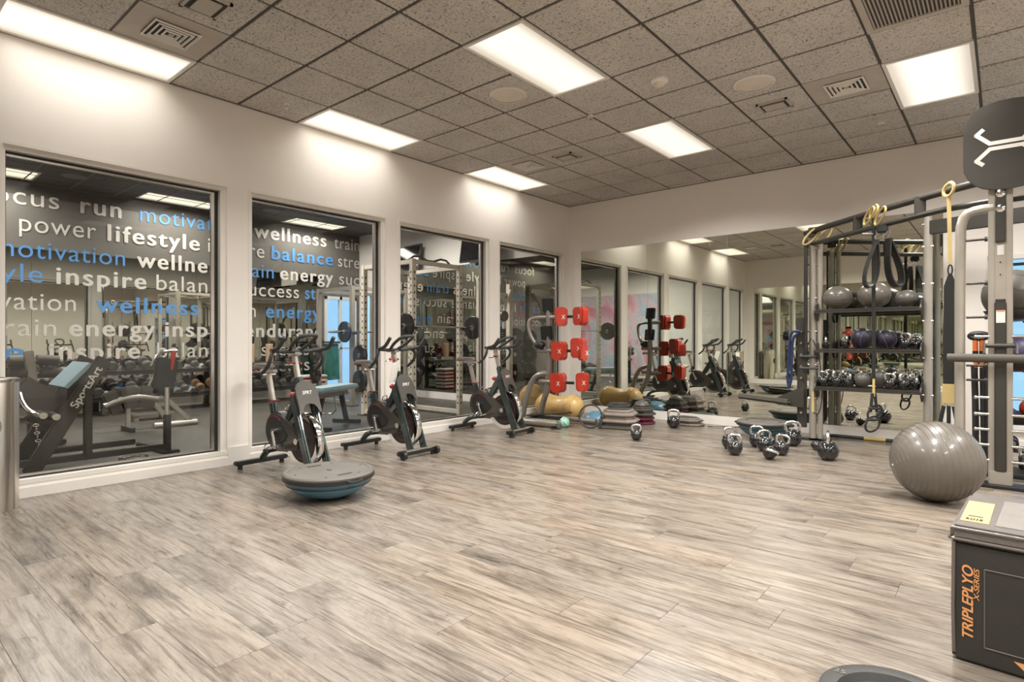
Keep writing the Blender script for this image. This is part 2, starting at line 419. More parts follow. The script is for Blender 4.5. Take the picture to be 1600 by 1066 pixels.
# ------------------------------------------------------------ ceiling
ce = struct(b_('darkceil').bb(XL-.2, XR+.2, YN-.2, YB+.2, ZC+.14, ZC+.2).out('ceiling', smooth=False))
gr = B().m('griddark')
for j in range(-3, 13):
    x = gx(j)
    if x > XR: break
    gr.bb(x-.012, x+.012, YN, YB, ZC+.004, ZC+.02)
for i in range(-5, 10): gr.bb(XL, XR, gy(i)-.012, gy(i)+.012, ZC+.0035, ZC+.0195)
gr.m('tbar').bb(XL, XL+.02, YN, YB, ZC-.012, ZC).bb(XL, XR, YB-.02, YB, ZC-.012, ZC)
gr.out('ceiling_grid', ce, smooth=False)
lights = [(j, i) for j in (-3, 1, 5, 9) for i in (-3, 1, 5)]
occupied = {(j, i+d) for j, i in lights for d in (0, 1)} | {(-2, -2), (-2, 5), (4, 5), (5, 2), (5, 3)}
def tile_mesh(wx, wy):
    q = B().m('tile'); q.box((0, 0, .008), (wx-.026, wy-.026, .016), bev=.003); o = q.out('tile_src'); me = o.data; bpy.data.objects.remove(o); me.name = 'ceiling_tile'; return me
tmesh = {}
tn = 0
for j in range(-3, 13):
    for i in range(-6, 10):
        x0, x1, y0, y1 = gx(j), min(gx(j+1), XR), max(gy(i), YN), min(gy(i+1), YB)
        if x0 >= XR or (j, i) in occupied or y1-y0 < .05 or x1-x0 < .05: continue
        key = (round(x1-x0, 3), round(y1-y0, 3))
        if key not in tmesh: tmesh[key] = tile_mesh(*key)
        o = bpy.data.objects.new('ceiling_tile', tmesh[key]); COL.objects.link(o); o.parent = ce
        o.location = ((x0+x1)/2, (y0+y1)/2, ZC-.004+random.uniform(-.001, .001)); tn += 1

def room_light(x, y, z, lens, W, label, wx=.6, wy=1.21, power=True, spread=146, name='ceiling_light', rz=0, cat='light', group=None):
    t = thing(name, label, cat, (x, y, z), rz, group)
    f = B().m('trim'); a, b2 = wx/2, wy/2
    for s_ in (-1, 1):
        f.bb(s_*(a-.028), s_*a, -b2, b2, -.012, .03); f.bb(-a+.028, a-.028, s_*(b2-.028), s_*b2, -.012, .03)
    f.bb(-a, a, -b2, b2, .03, .05)
    f.out('frame', t, smooth=False)
    b_(lens).bb(-a+.028, a-.028, -b2+.028, b2-.028, -.002, .006).out('diffuser', t, smooth=False)
    if power:
        ld = bpy.data.lights.new('tube_light', 'AREA'); ld.shape = 'RECTANGLE'; ld.size = wx-.12; ld.size_y = wy-.12; ld.energy = W; ld.color = LAMP_COL; ld.spread = math.radians(spread)
        lo = bpy.data.objects.new('tube_light', ld); COL.objects.link(lo); lo.parent = t; lo.location = (0, 0, -.01)
    return t
where_j = {-3: 'against the glazed wall', 1: 'in the middle row', 5: 'in the right-hand row', 9: 'in the far right row'}
where_i = {-3: 'nearest the camera', 1: 'halfway down the room', 5: 'nearest the mirrored wall'}
for j, i in lights:
    room_light(gx(j)+TS/2, gy(i+1), ZC, 'lens', LAMP_W*(.10 if j == -3 else 1.15), 'recessed white fluorescent ceiling light %s, %s' % (where_j[j], where_i[i]), group='fluorescent ceiling lights')

def cell(j, i): return gx(j)+TS/2, gy(i)+TS/2
def vent(j, i, label):
    x, y = cell(j, i); t = thing('air_vent', label, 'vent', (x, y, ZC), 0, 'square air diffusers in plain white panels')
    b_('ceilplate').bb(-.298, .298, -.298, .298, 0, .012).out('panel', t, smooth=False)
    b_('slotdark').bb(-.155, .155, -.155, .155, -.004, 0).out('opening', t, smooth=False)
    for r in (.15, .115, .08, .045):
        q = B().m('trim')
        for s_ in (-1, 1):
            q.box((s_*r, 0, -.010), (.012, 2*r+.012, .016), (0, -s_*.6, 0)); q.box((0, s_*r, -.010), (2*r+.012, .012, .016), (s_*.6, 0, 0))
        q.out('vane', t, smooth=False)
    b_('ceilplate').bb(-.018, .018, -.018, .018, -.014, -.004).out('centre_plate', t, smooth=False)
vent(-2, -2, 'square louvred air vent in a white panel beside the light nearest the camera')
vent(-2, 5, 'small-looking square air vent above the far windows, near the corner')
vent(4, 5, 'square air vent in a white panel left of the right-hand ceiling light')
def slotvent(j, i, label, dx=0, dy=0):
    x, y = cell(j, i); t = thing('exhaust_grille', label, 'vent', (x+dx, y+dy, ZC-.004), 0, 'small rectangular ceiling exhaust grilles')
    b_('slotdark').bb(-.13, .13, -.11, .11, -.012, 0).out('opening', t, smooth=False)
    q = B().m('ceilplate')
    for s_ in (-1, 1): q.bb(s_*.12, s_*.14, -.12, .12, -.018, 0).bb(-.14, .14, s_*.1, s_*.12, -.018, 0)
    q.out('frame', t, smooth=False)
    b_('ceilplate').bb(-.095, .095, -.07, .07, -.026, -.016).out('cover_plate', t, smooth=False)
slotvent(-1, -2, 'small rectangular exhaust grille with cover plate at the top edge, left')
slotvent(-1, 5, 'small rectangular exhaust grille near the far left corner of the ceiling')
slotvent(3, 5, 'small rectangular exhaust grille between the round speaker and the right vent')
t = thing('return_grille', 'long grey ribbed return air grille at the top right of the ceiling', 'vent', (gx(5)+TS/2, gy(3), ZC))
b_('slotdark').bb(-.27, .27, -.575, .575, 0, .02).out('opening', t, smooth=False)
q = B().m('ceilplate')
for s_ in (-1, 1): q.bb(s_*.255, s_*.298, -.6, .6, -.012, .01).bb(-.255, .255, s_*.555, s_*.6, -.012, .01)
q.out('frame', t, smooth=False)
for k in range(22): b_('ceilplate').box((-.244+k*.02325, 0, -.002), (.004, 1.11, .018), (0, .5, 0)).out('slat', t, smooth=False)
def speaker(j, i, label):
    x, y = cell(j, i); t = thing('ceiling_speaker', label, 'speaker', (x, y, ZC-.004), 0, 'round ceiling speakers')
    b_('trim').lathe([(.175, 0), (.175, -.006), (.168, -.010), (.155, -.010)], 40).out('rim', t)
    b_('offwhite').lathe([(.156, -.006), (.10, -.012), (0, -.014)], 40).out('grille', t)
speaker(0, 2, 'round white ceiling speaker left of the middle, beside the large middle light')
speaker(3, 4, 'round white ceiling speaker right of the smoke detector')
x, y = cell(2, 3); t = thing('smoke_detector', 'white dome smoke detector on the ceiling between the two round speakers', 'detector', (x, y, ZC-.004))
b_('white').lathe([(0, 0), (.075, 0), (.075, -.02), (.05, -.035), (0, -.035)], 24).out('base', t)
b_('offwhite').lathe([(.05, -.035), (.045, -.05), (.03, -.06), (0, -.062)], 20).out('sensor', t)
def sprinkler(x, y, z, label):
    t = thing('sprinkler', label, 'sprinkler', (x, y, z), 0, 'small ceiling sprinkler heads')
    b_('white').lathe([(0, 0), (.035, 0), (.03, -.008), (0, -.01)], 16).out('escutcheon', t)
    b_('steel').lathe([(0, -.01), (.01, -.01), (.006, -.03), (.018, -.034), (.018, -.037), (0, -.037)], 12).out('head', t)
sprinkler(-.99, 7.17, ZC-.004, 'sprinkler head on the ceiling near the mirrored wall, right')
sprinkler(-5.3, 7.3, ZC-.004, 'sprinkler head on the ceiling in the far left corner')
sprinkler(-5.3, 2.9, ZC-.004, 'sprinkler head on the ceiling beside the glazed wall, just past the near light')
sprinkler(-3.22, 5.05, ZC-.0, 'tiny sprinkler head in the middle of the ceiling')

# ------------------------------------------------------------ glazed left wall
WT = .16; wins = [(-.46, .64), (.85, 2.50), (2.71, 4.36), (4.56, 6.20), (6.41, 8.05)]
Z0, Z1 = .10, 2.66
q = B().m('wall'); q.bb(XL-WT, XL, YN-.1, YB, Z1, ZC+.2)
ys = [YN-.1] + [v_ for w_ in wins for v_ in w_] + [YB]
for k in range(0, len(ys), 2): q.bb(XL-WT, XL, ys[k], ys[k+1], 0, Z1)
for a, b2 in wins: q.bb(XL-WT, XL, a, b2, 0, Z0)
struct(q.out('wall_left', smooth=False))
bb = B().m('trim')
for k in range(0, len(ys), 2): bb.bb(XL, XL+.014, ys[k]+(.0 if k else 0), ys[k+1], 0, .17)
for a, b2 in wins: bb.bb(XL, XL+.02, a, b2, 0, .075)
struct(bb.out('baseboard_left', smooth=False))
for n_, (a, b2) in enumerate(wins):
    XG = XL-.085
    e = bpy.data.objects.new('window_%d' % (n_+1), None); COL.objects.link(e); struct(e)
    f = B().m('trim'); fw = .065
    f.bb(XG-.05, XL-.012, a, a+.03, Z0+.035, Z1-.05).bb(XG-.05, XL-.012, b2-fw, b2, Z0+.035, Z1-.05).bb(XG-.05, XL-.012, a, b2, Z1-.05, Z1).bb(XG-.05, XL+.005, a, b2, Z0, Z0+.035)
    # drywall bead round the opening
    f.bb(XL-.0125, XL+.004, a-.012, a+.012, Z0+.001, Z1-.012).bb(XL-.0125, XL+.004, b2-.012, b2+.012, Z0+.001, Z1-.012).bb(XL-.0125, XL+.004, a-.012, b2+.012, Z1-.012, Z1+.012)
    f.out('frame', e, smooth=False)
    g = B().m('black'); y0, y1, z0, z1 = a+.03, b2-fw, Z0+.035, Z1-.05
    g.bb(XG-.01, XG+.02, y0, y0+.012, z0+.014, z1-.018).bb(XG-.01, XG+.02, y1-.03, y1, z0+.014, z1-.018).bb(XG-.01, XG+.02, y0, y1, z0, z0+.014).bb(XG-.01, XG+.02, y0, y1, z1-.018, z1)
    g.out('gasket', e, smooth=False)
    g = B().m('steel'); g.bb(XG-.012, XG+.016, y1-.06, y1-.03, z0+.014, z1-.018).bb(XG-.012, XG+.016, y0+.012, y1-.06, z0+.014, z0+.03).bb(XG-.012, XG+.016, y0+.012, y1-.06, z1-.034, z1-.02)
    g.out('glazing_bead', e, smooth=False)
    b_('glass').quad((XG, y0, z0), (XG, y1, z0), (XG, y1, z1), (XG, y0, z1)).out('pane', e, smooth=False)

# back wall: plain above and beside the mirror, window on the right
MX0, MX1, MZ0, MZ1 = -5.41, -.53, .13, 2.675
BW = (-.14, 1.5, .27, 2.11)
q = B().m('wall')
q.bb(GX-.3, BW[0], YB, YB+.15, 0, ZC+.3).bb(BW[1], XR+.2, YB, YB+.15, 0, ZC+.3).bb(BW[0], BW[1], YB, YB+.15, BW[3], ZC+.3).bb(BW[0], BW[1], YB, YB+.15, 0, BW[2])
struct(q.out('wall_back', smooth=False))
struct(B().m('trim').bb(XL, XR, YB-.014, YB, 0, .125).out('baseboard_back', smooth=False))
def mirror_run(name, x0, x1, z0, z1, y, sgn, parent_label, cat='mirror', m='mirror', n=4):
    t = thing(name, parent_label, cat, ((x0+x1)/2, y, z0)); cx = (x0+x1)/2
    w_ = (x1-x0)/n
    for k in range(n):
        b_(m).bb(x0+k*w_+.0015-cx, x0+(k+1)*w_-.0015-cx, 0, sgn*.006, 0, z1-z0).out('mirror_panel', t, smooth=False)
    return t
mirror_run('wall_mirror', MX0, MX1, MZ0, MZ1, YB-.0005, -1, 'large frameless wall mirror of four tall sheets on the back wall')
# near wall behind the camera, with its own mirror
struct(B().m('wall').bb(GX-.3, XR+.2, YN-.15, YN, 0, ZC+.3).out('wall_near', smooth=False))
struct(B().m('trim').bb(XL, XR, YN, YN+.014, 0, .125).out('baseboard_near', smooth=False))
mirror_run('wall_mirror', MX0, MX1, MZ0, MZ1, YN+.0005, 1, 'large wall mirror opposite, seen only as a reflection in the back mirror')
struct(B().m('wall').bb(XR, XR+.15, YN-.15, YB+.15, 0, ZC+.2).out('wall_right', smooth=False))
# right-hand back window
e = bpy.data.objects.new('window_6', None); COL.objects.link(e); struct(e)
f = B().m('white'); a, b2, z0, z1 = BW
f.bb(a, a+.05, YB-.01, YB+.1, z0, z1).bb(b2-.05, b2, YB-.01, YB+.1, z0, z1).bb(a, b2, YB-.01, YB+.1, z1-.05, z1).bb(a-.05, b2+.05, YB-.05, YB+.1, z0-.03, z0+.02)
f.out('frame', e, smooth=False)
b_('black').bb(a+.05, b2-.05, YB+.03, YB+.06, z1-.12, z1-.09).out('blind_rail', e, smooth=False)
b_('blueglass').quad((a, YB+.06, z0), (b2, YB+.06, z0), (b2, YB+.06, z1), (a, YB+.06, z1)).out('pane', e, smooth=False)

# ------------------------------------------------------------ gym beyond the glass
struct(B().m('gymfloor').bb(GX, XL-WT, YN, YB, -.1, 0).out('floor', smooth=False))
g = B().m('tbar')
for k in range(1, 7): g.bb(XL-WT-k*.95-.002, XL-WT-k*.95+.002, YN, YB, .0, .0008)
for k in range(1, 10): g.bb(GX, XL-WT, YN+k*.95-.002, YN+k*.95+.002, .0, .0008)
g.out('mat_seam', bpy.data.objects['floor.001'], smooth=False)
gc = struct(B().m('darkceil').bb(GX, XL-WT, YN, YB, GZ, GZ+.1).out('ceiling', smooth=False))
g = B().m('tbar')
for k in range(0, 10): g.bb(GX+k*TS*1, GX+k*TS+.02, YN, YB, GZ-.006, GZ)
for i in range(-5, 10): g.bb(GX, XL-WT, gy(i)-.01, gy(i)+.01, GZ-.006, GZ)
g.out('ceiling_grid', gc, smooth=False)
DY0, DY1, DZ = 7.27, 8.1, 2.2      # glazed door to the pool side in the far wall
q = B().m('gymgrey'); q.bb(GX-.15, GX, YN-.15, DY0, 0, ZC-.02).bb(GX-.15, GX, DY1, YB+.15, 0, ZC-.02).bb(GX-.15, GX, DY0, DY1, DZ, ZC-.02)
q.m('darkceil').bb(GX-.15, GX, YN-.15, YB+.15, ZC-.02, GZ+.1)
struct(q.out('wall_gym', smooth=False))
struct(B().m('gymwall').bb(GX, GX+.014, YN, DY0-.05, 0, .15).out('baseboard_gym', smooth=False))
e = bpy.data.objects.new('door_1', None); COL.objects.link(e); struct(e)
f = B().m('white')
for yy in (DY0, (DY0+DY1)/2-.03, DY1-.06): f.bb(GX-.06, GX+.03, yy, yy+.06, 0, DZ)
f.bb(GX-.06, GX+.03, DY0, DY1, DZ-.07, DZ).bb(GX-.06, GX+.03, DY0, DY1, 0, .12).bb(GX-.06, GX+.03, DY0, DY1, 1.0, 1.04)
f.out('frame', e, smooth=False)
b_('blueglass').quad((GX-.02, DY0, 0), (GX-.02, DY1, 0), (GX-.02, DY1, DZ), (GX-.02, DY0, DZ)).out('pane', e, smooth=False)
# mirrors in the gym
t = thing('gym_mirror', 'dark wall mirror of tall sheets across the gym, covered in lettering', 'mirror', (GX+.0005, 0, .15))
yy = .90-1.22
while yy < 7.19:
    y2 = min(yy+1.22, 7.2)
    b_('gymmirror').bb(0, .006, yy+.0025, y2-.0025, 0, 2.48).out('mirror_panel', t, smooth=False); yy += 1.22
t = thing('gym_mirror', 'wall mirror on the white end wall of the gym, seen through the far windows', 'mirror', (0, YB-.0005, .15))
for k in range(4): b_('gymmirror').bb(-10.3+k*1.1+.002, -9.2+k*1.1-.002, -.006, 0, 0, 2.55).out('mirror_panel', t, smooth=False)
# end wall window, blue
e = bpy.data.objects.new('window_7', None); COL.objects.link(e); struct(e)
b_('white').bb(-11.45, -10.5, YB-.03, YB-.001, .55, 2.34).out('frame', e, smooth=False)
M['skylit'] = bpy.data.materials.new('skylit'); M['skylit'].use_nodes = True
_b = M['skylit'].node_tree.nodes['Principled BSDF']; _b.inputs['Base Color'].default_value = (.3, .5, .7, 1); _b.inputs['Emission Color'].default_value = (.25, .52, .85, 1); _b.inputs['Emission Strength'].default_value = .75
for k in range(2): b_('skylit').bb(-11.39+k*.45, -10.99+k*.45, YB-.034, YB-.03, .62, 2.28).out('pane', e, smooth=False)
# mural on the near end wall
tag(b_('mural').bb(-11.6, -8.1, YN, YN+.02, .1, 2.72).out('mural', smooth=False), 'large pink and blue abstract mural reflected in the back mirror', 'mural')
for xx, yy, lb in [(-11.11, 6.72, 'by the lettered wall, farthest'), (-11.11, 4.08, 'by the lettered wall, middle'), (-11.11, 1.48, 'by the lettered wall, nearest'), (-8.3, 6.4, 'near the glass, rear'), (-8.3, 3.9, 'near the glass, middle'), (-8.3, 1.4, 'near the glass, front')]:
    room_light(xx, yy, GZ, 'gymlens', GYM_W*(.38 if xx < -11 else 1.0), 'recessed fluorescent light in the dark gym ceiling, %s' % lb, group='gym ceiling lights', spread=165)
for xx, yy, lb in [(-10.66, 2.45, 'first window'), (-10.6, 5.5, 'second window')]:
    t = thing('ceiling_speaker', 'round grey ceiling speaker in the gym behind the %s' % lb, 'speaker', (xx, yy, GZ), 0, 'gym ceiling speakers')
    b_('tbar').lathe([(.17, 0), (.17, -.008), (0, -.012)], 32).out('grille', t)
def screen(x, y, z, wx, h, label, tilt=.16):
    t = thing('wall_television', label, 'television', (x, y, z))
    q = B().m('darkmetal').box((0, 0, 0), (wx, .05, h), (-tilt, 0, 0), bev=.006); q.out('housing', t)
    b_('screen').box((0, -.027*math.cos(tilt), -.027*math.sin(tilt)), (wx-.05, .004, h-.05), (-tilt, 0, 0)).out('screen', t)
    b_('black').beam((0, .02, 0), (0, .17, 0), .12, .2).out('bracket', t)
screen(-9.75, YB-.19, 2.93, 1.0, .58, 'dark wall television high on the gym end wall, left one')
screen(-7.55, YB-.19, 2.98, 1.0, .58, 'dark wall television high on the gym end wall, right one')

# lettering on the far gym wall
letwall = bpy.data.objects['wall_gym']
rows = {
 .19: [('motivation', 1.2, 2.85, 1, 'b'), ('balance', 3.3, 4.75, 1, 'b')],
 3.305: [('focus', 1.50, 2.47, 0, 'w'), ('run', 2.75, 3.34, 1, 'w'), ('motivation', 3.62, 5.38, 0, 'b'), ('wellness', 5.66, 7.32, 1, 'w'), ('train', 7.52, 8.19, 0, 'w')],
 2.897: [('power', 1.97, 2.97, 0, 'w'), ('lifestyle', 3.13, 4.62, 1, 'w'), ('inspire', 4.77, 5.88, 0, 'w'), ('balance', 6.03, 7.49, 1, 'b'), ('stre', 7.62, 8.19, 0, 'w')],
 2.49: [('motivation', 1.66, 3.39, 0, 'b'), ('wellness', 3.57, 5.12, 1, 'w'), ('train', 5.28, 6.08, 0, 'b'), ('energy', 6.22, 7.49, 1, 'w'), ('suc', 7.65, 8.19, 0, 'w')],
 2.11: [('lifestyle', .85, 2.26, 0, 'b'), ('inspire', 2.43, 3.72, 1, 'w'), ('balance', 3.88, 5.18, 0, 'w'), ('success', 5.38, 6.65, 0, 'w'), ('str', 6.79, 7.2, 1, 'b')],
 1.675: [('motivation', .98, 2.69, 0, 'w'), ('wellness', 2.97, 4.60, 1, 'b'), ('train', 4.89, 5.7, 0, 'w'), ('energy', 5.91, 7.16, 1, 'b')],
 1.27: [('train', 1.6, 2.43, 0, 'w'), ('energy', 2.6, 3.86, 1, 'w'), ('inspire', 4.02, 5.31, 1, 'w'), ('enduranc', 5.47, 7.2, 1, 'w')],
 .885: [('life', 1.2, 2.05, 1, 'b'), ('inspire', 2.34, 3.62, 1, 'w'), ('balance', 3.89, 5.18, 0, 'w'), ('success', 5.82, 7.05, 0, 'w')],
 .55: [('wellness', 2.1, 3.66, 1, 'w'), ('train', 4.0, 4.75, 0, 'w'), ('success', 5.6, 6.9, 0, 'w')]}
for z, ws in rows.items():
    for txt, y0, y1, bold, cc in ws:
        word(txt, y1-y0, .40, 'letterwhite' if cc == 'w' else 'letterblue', frame_mtx((GX+.007, y0, z), (0, 1, 0), (0, 0, 1)), letwall, bold=.026 if bold else 0, depth=.004, space=1.16 if bold else 1.08)

# ------------------------------------------------------------ spin bikes
def make_bike(label, loc, rz, card=False, bottle=False):
    t = thing('spin_bike', label, 'exercise bike', loc, rz, 'spin bikes along the glazed wall')
    # x runs from the rear foot (0) to the front foot (.92)
    q = B().m('black').beam((0, -.26, .055), (0, .26, .055), .075, .04, bev=.01)
    rs = q.out('rear_foot', t)
    for s_ in (-1, 1): b_('black').cyl((0, s_*.21, 0), (0, s_*.21, .04), .022, 12).out('levelling_pad', rs)
    q = B().m('black').beam((.92, -.26, .06), (.92, .26, .06), .075, .045, bev=.01); q.m('steel').tube([(.955, -.2, .085), (.955, .2, .085)], .012, 8)
    fs = q.out('front_foot', t)
    for s_ in (-1, 1):
        b_('black').cyl((.955, s_*.225-.018, .045), (.955, s_*.225+.018, .045), .04, 18).out('transport_wheel', fs)
        b_('black').cyl((.92, s_*.2, 0), (.92, s_*.2, .04), .02, 12).out('levelling_pad', fs)
    # frame: base rail, seat tube, down tube
    q = B().m('bikeframe')
    q.tube([(.02, 0, .08), (.10, 0, .16), (.26, 0, .20), (.60, 0, .21)], .030, 10, 2)
    q.beam((.30, 0, .24), (.20, 0, .62), .055, .08, bev=.014)
    q.beam((.35, 0, .28), (.655, 0, .77), .06, .095, bev=.016)
    q.beam((.645, 0, .68), (.60, 0, .86), .062, .075, bev=.012)
    fr = q.out('frame', t)
    b_('redmark').box((.205, 0, .63), (.06, .09, .012), bev=.003).out('clamp_ring', fr)
    # fork: two legs astride the flywheel joined under a rounded cover
    q = B().m('bikeframe')
    for s_ in (-1, 1): q.beam((.66, s_*.092, .70), (.91, s_*.092, .07), .085, .034, bev=.01, up=(0, 1, 0))
    fk = q.out('fork', t)
    out = [(-.108, -.17), (-.078, -.17), (-.07, -.12), (-.045, -.09), (0, -.08), (.045, -.09), (.07, -.12), (.078, -.17), (.108, -.17), (.108, .02)] + [(.108*math.cos(a_*PI/10), .02+.11*math.sin(a_*PI/10)) for a_ in range(1, 10)] + [(-.108, .02)]
    ax = Vector((.25, 0, -.61)).normalized()
    mtx = frame_mtx((.72, 0, .71), (0, 1, 0), -ax)
    b_('bikecover').prism(out, .022, mtx, bev=.005).out('front_cover', fk)
    word('SPRT', .10, .045, 'white', frame_mtx(mtx @ Vector((-.05, .0, .0225)), mtx.to_3x3() @ Vector((1, 0, 0)), mtx.to_3x3() @ Vector((0, 1, 0))), fk, depth=.001, ital=.3)
    # flywheel
    q = B(); q.m('chrome').lathe([(.195, -.028), (.24, -.032), (.248, -.02), (.248, .02), (.24, .032), (.195, .028)], 44, (.70, 0, .31), (0, 1, 0))
    q.m('black').lathe([(0, -.020), (.06, -.022), (.196, -.026)], 36, (.70, 0, .31), (0, 1, 0)).lathe([(.196, .026), (.06, .022), (0, .020)], 36, (.70, 0, .31), (0, 1, 0))
    fw = q.out('flywheel', t)
    b_('redmark').lathe([(.156, -.0262), (.160, -.0275), (.164, -.0262)], 36, (.70, 0, .31), (0, 1, 0)).lathe([(.156, .0262), (.160, .0275), (.164, .0262)], 36, (.70, 0, .31), (0, 1, 0)).out('red_band', fw)
    b_('steel').cyl((.70, -.095, .31), (.70, .095, .31), .028, 16).out('hub', fw)
    # guard: long rounded teardrop over crank and belt on both sides
    pts = [(.32+.175*math.cos(a_), .365+.175*math.sin(a_)) for a_ in [PI*.32+i*PI*1.30/16 for i in range(17)]] + [(.50, .20), (.66, .215), (.735, .245), (.745, .30), (.71, .335), (.56, .43)]
    mt = Matrix.Translation((0, .055, 0)) @ Matrix.Rotation(PI/2, 4, 'X')
    b_('bikecover').prism(pts, .11, mt, bev=.018).out('belt_guard', t)
    g2 = [(.315+.125*math.cos(a_), .365+.125*math.sin(a_)) for a_ in [PI*.22+i*PI*1.45/14 for i in range(15)]] + [(.47, .28), (.52, .34)]
    for s_ in (-1, 1): b_('black').prism(g2, .006, Matrix.Translation((0, s_*.058+.003, 0)) @ Matrix.Rotation(PI/2, 4, 'X'), bev=.002).out('guard_inset', t)
    q = B().m('redmark')
    for s_ in (-1, 1): q.tube([(.315+.132*math.cos(a_), s_*.0565, .365+.132*math.sin(a_)) for a_ in [PI*.25+i*PI*.6/10 for i in range(11)]], .004, 6)
    q.out('red_trim', t)
    for s_ in (-1, 1): b_('darkmetal').cyl((.655, s_*.055, .27), (.655, s_*.064, .27), .040, 18, bev=.003).out('guard_cap', t)
    # cranks
    for s_, an in ((-1, -1.15), (1, 2.0)):
        cx, cz = .32+.17*math.cos(an), .365+.17*math.sin(an)
        q = B().m('steel').cyl((.32, s_*.055, .365), (.32, s_*.085, .365), .028, 16).beam((.32, s_*.085, .365), (cx, s_*.095, cz), .014, .03, bev=.004)
        ck = q.out('crank_arm', t)
        q = B().m('black').box((cx, s_*.15, cz), (.10, .075, .022), bev=.006).m('chrome').tube([(cx+.045, s_*.115, cz+.02), (cx+.11, s_*.13, cz+.045), (cx+.11, s_*.17, cz+.045), (cx+.045, s_*.185, cz+.02)], .008, 8, 1)
        q.tube([(cx-.045, s_*.12, cz), (cx-.02, s_*.12, cz+.055), (cx-.02, s_*.18, cz+.055), (cx-.045, s_*.18, cz)], .006, 6, 1)
        q.out('pedal', ck)
    # saddle
    b_('silver').beam((.215, 0, .56), (.115, 0, .90), .036, .05, bev=.006).out('seat_post', t)
    q = B().m('steel').beam((.02, 0, .905), (.24, 0, .905), .045, .03, bev=.006).cyl((.14, -.07, .87), (.14, .06, .87), .009, 8)
    q.out('seat_slider', t)
    prof = [(-.13, .0), (-.125, .06), (-.08, .085), (0, .065), (.06, .028), (.14, .020), (.155, 0)]
    outl = prof + [(x_, -y_) for x_, y_ in prof[-2:0:-1]]
    st = b_('greytube').prism(outl, .045, Matrix.Translation((.06, 0, .925)), bev=.016).out('saddle', t)
    b_('red').prism([(-.125+.0, -.055), (-.06, -.06), (-.06, .06), (-.125, .055)], .02, Matrix.Translation((.055, 0, .917)), bev=.006).out('saddle_tail', st)
    # handlebar post with red levers
    b_('silver').beam((.605, 0, .82), (.535, 0, 1.07), .036, .052, bev=.006).out('handlebar_post', t)
    b_('redmark').tube([(.57, -.02, .99), (.57, -.075, .985), (.59, -.095, 1.0)], .009, 8).tube([(.57, -.02, .985), (.555, .05, .99)], .011, 8).out('clamp_lever', t)
    b_('red').ball((.52, 0, .70), .032, 14, (1, 1, .8)).out('resistance_knob', t)
    b_('steel').beam((.45, 0, 1.075), (.60, 0, 1.075), .06, .022, bev=.006).out('handlebar_slider', t)
    q = B().m('rubber')
    q.tube([(.56, -.24, 1.10), (.55, -.10, 1.09), (.55, .10, 1.09), (.56, .24, 1.10)], .017, 10, 1)
    for s_ in (-1, 1):
        q.tube([(.56, s_*.18, 1.10), (.60, s_*.245, 1.105), (.70, s_*.25, 1.12), (.775, s_*.245, 1.215)], .018, 10, 2)
        q.tube([(.56, s_*.215, 1.10), (.60, s_*.255, 1.07), (.58, s_*.265, .99), (.50, s_*.26, .925), (.47, s_*.26, .91)], .016, 10, 2)
    q.tube([(.55, -.05, 1.10), (.64, -.085, 1.155), (.74, -.085, 1.215), (.79, -.05, 1.235), (.80, .05, 1.235), (.74, .085, 1.215), (.64, .085, 1.155), (.55, .05, 1.10)], .0165, 10, 2)
    q.out('handlebars', t)
    q = B().m('steel').tube([(.47, -.05, .97), (.47, .05, .97)], .006, 8).out('bottle_cage_bar', t)
    if card:
        b_('paper').box((.70, -.13, .86), (.004, .13, .22), (.12, .25, .35)).out('hanging_card', t)['label'] = 'white paper card hanging from the bike'
        b_('red').tube([(.62, -.10, 1.02), (.68, -.12, .96)], .006, 6).out('card_strap', t)
    return t
make_bike('grey spin bike nearest the camera, behind the blue dome trainer', (-5.40, 2.70, 0), .06)
make_bike('middle grey spin bike with a white card hanging from it', (-5.50, 3.90, 0), .04, card=True)
make_bike('farthest grey spin bike, next to the red-padded boxing machine', (-5.56, 5.56, 0), .10)

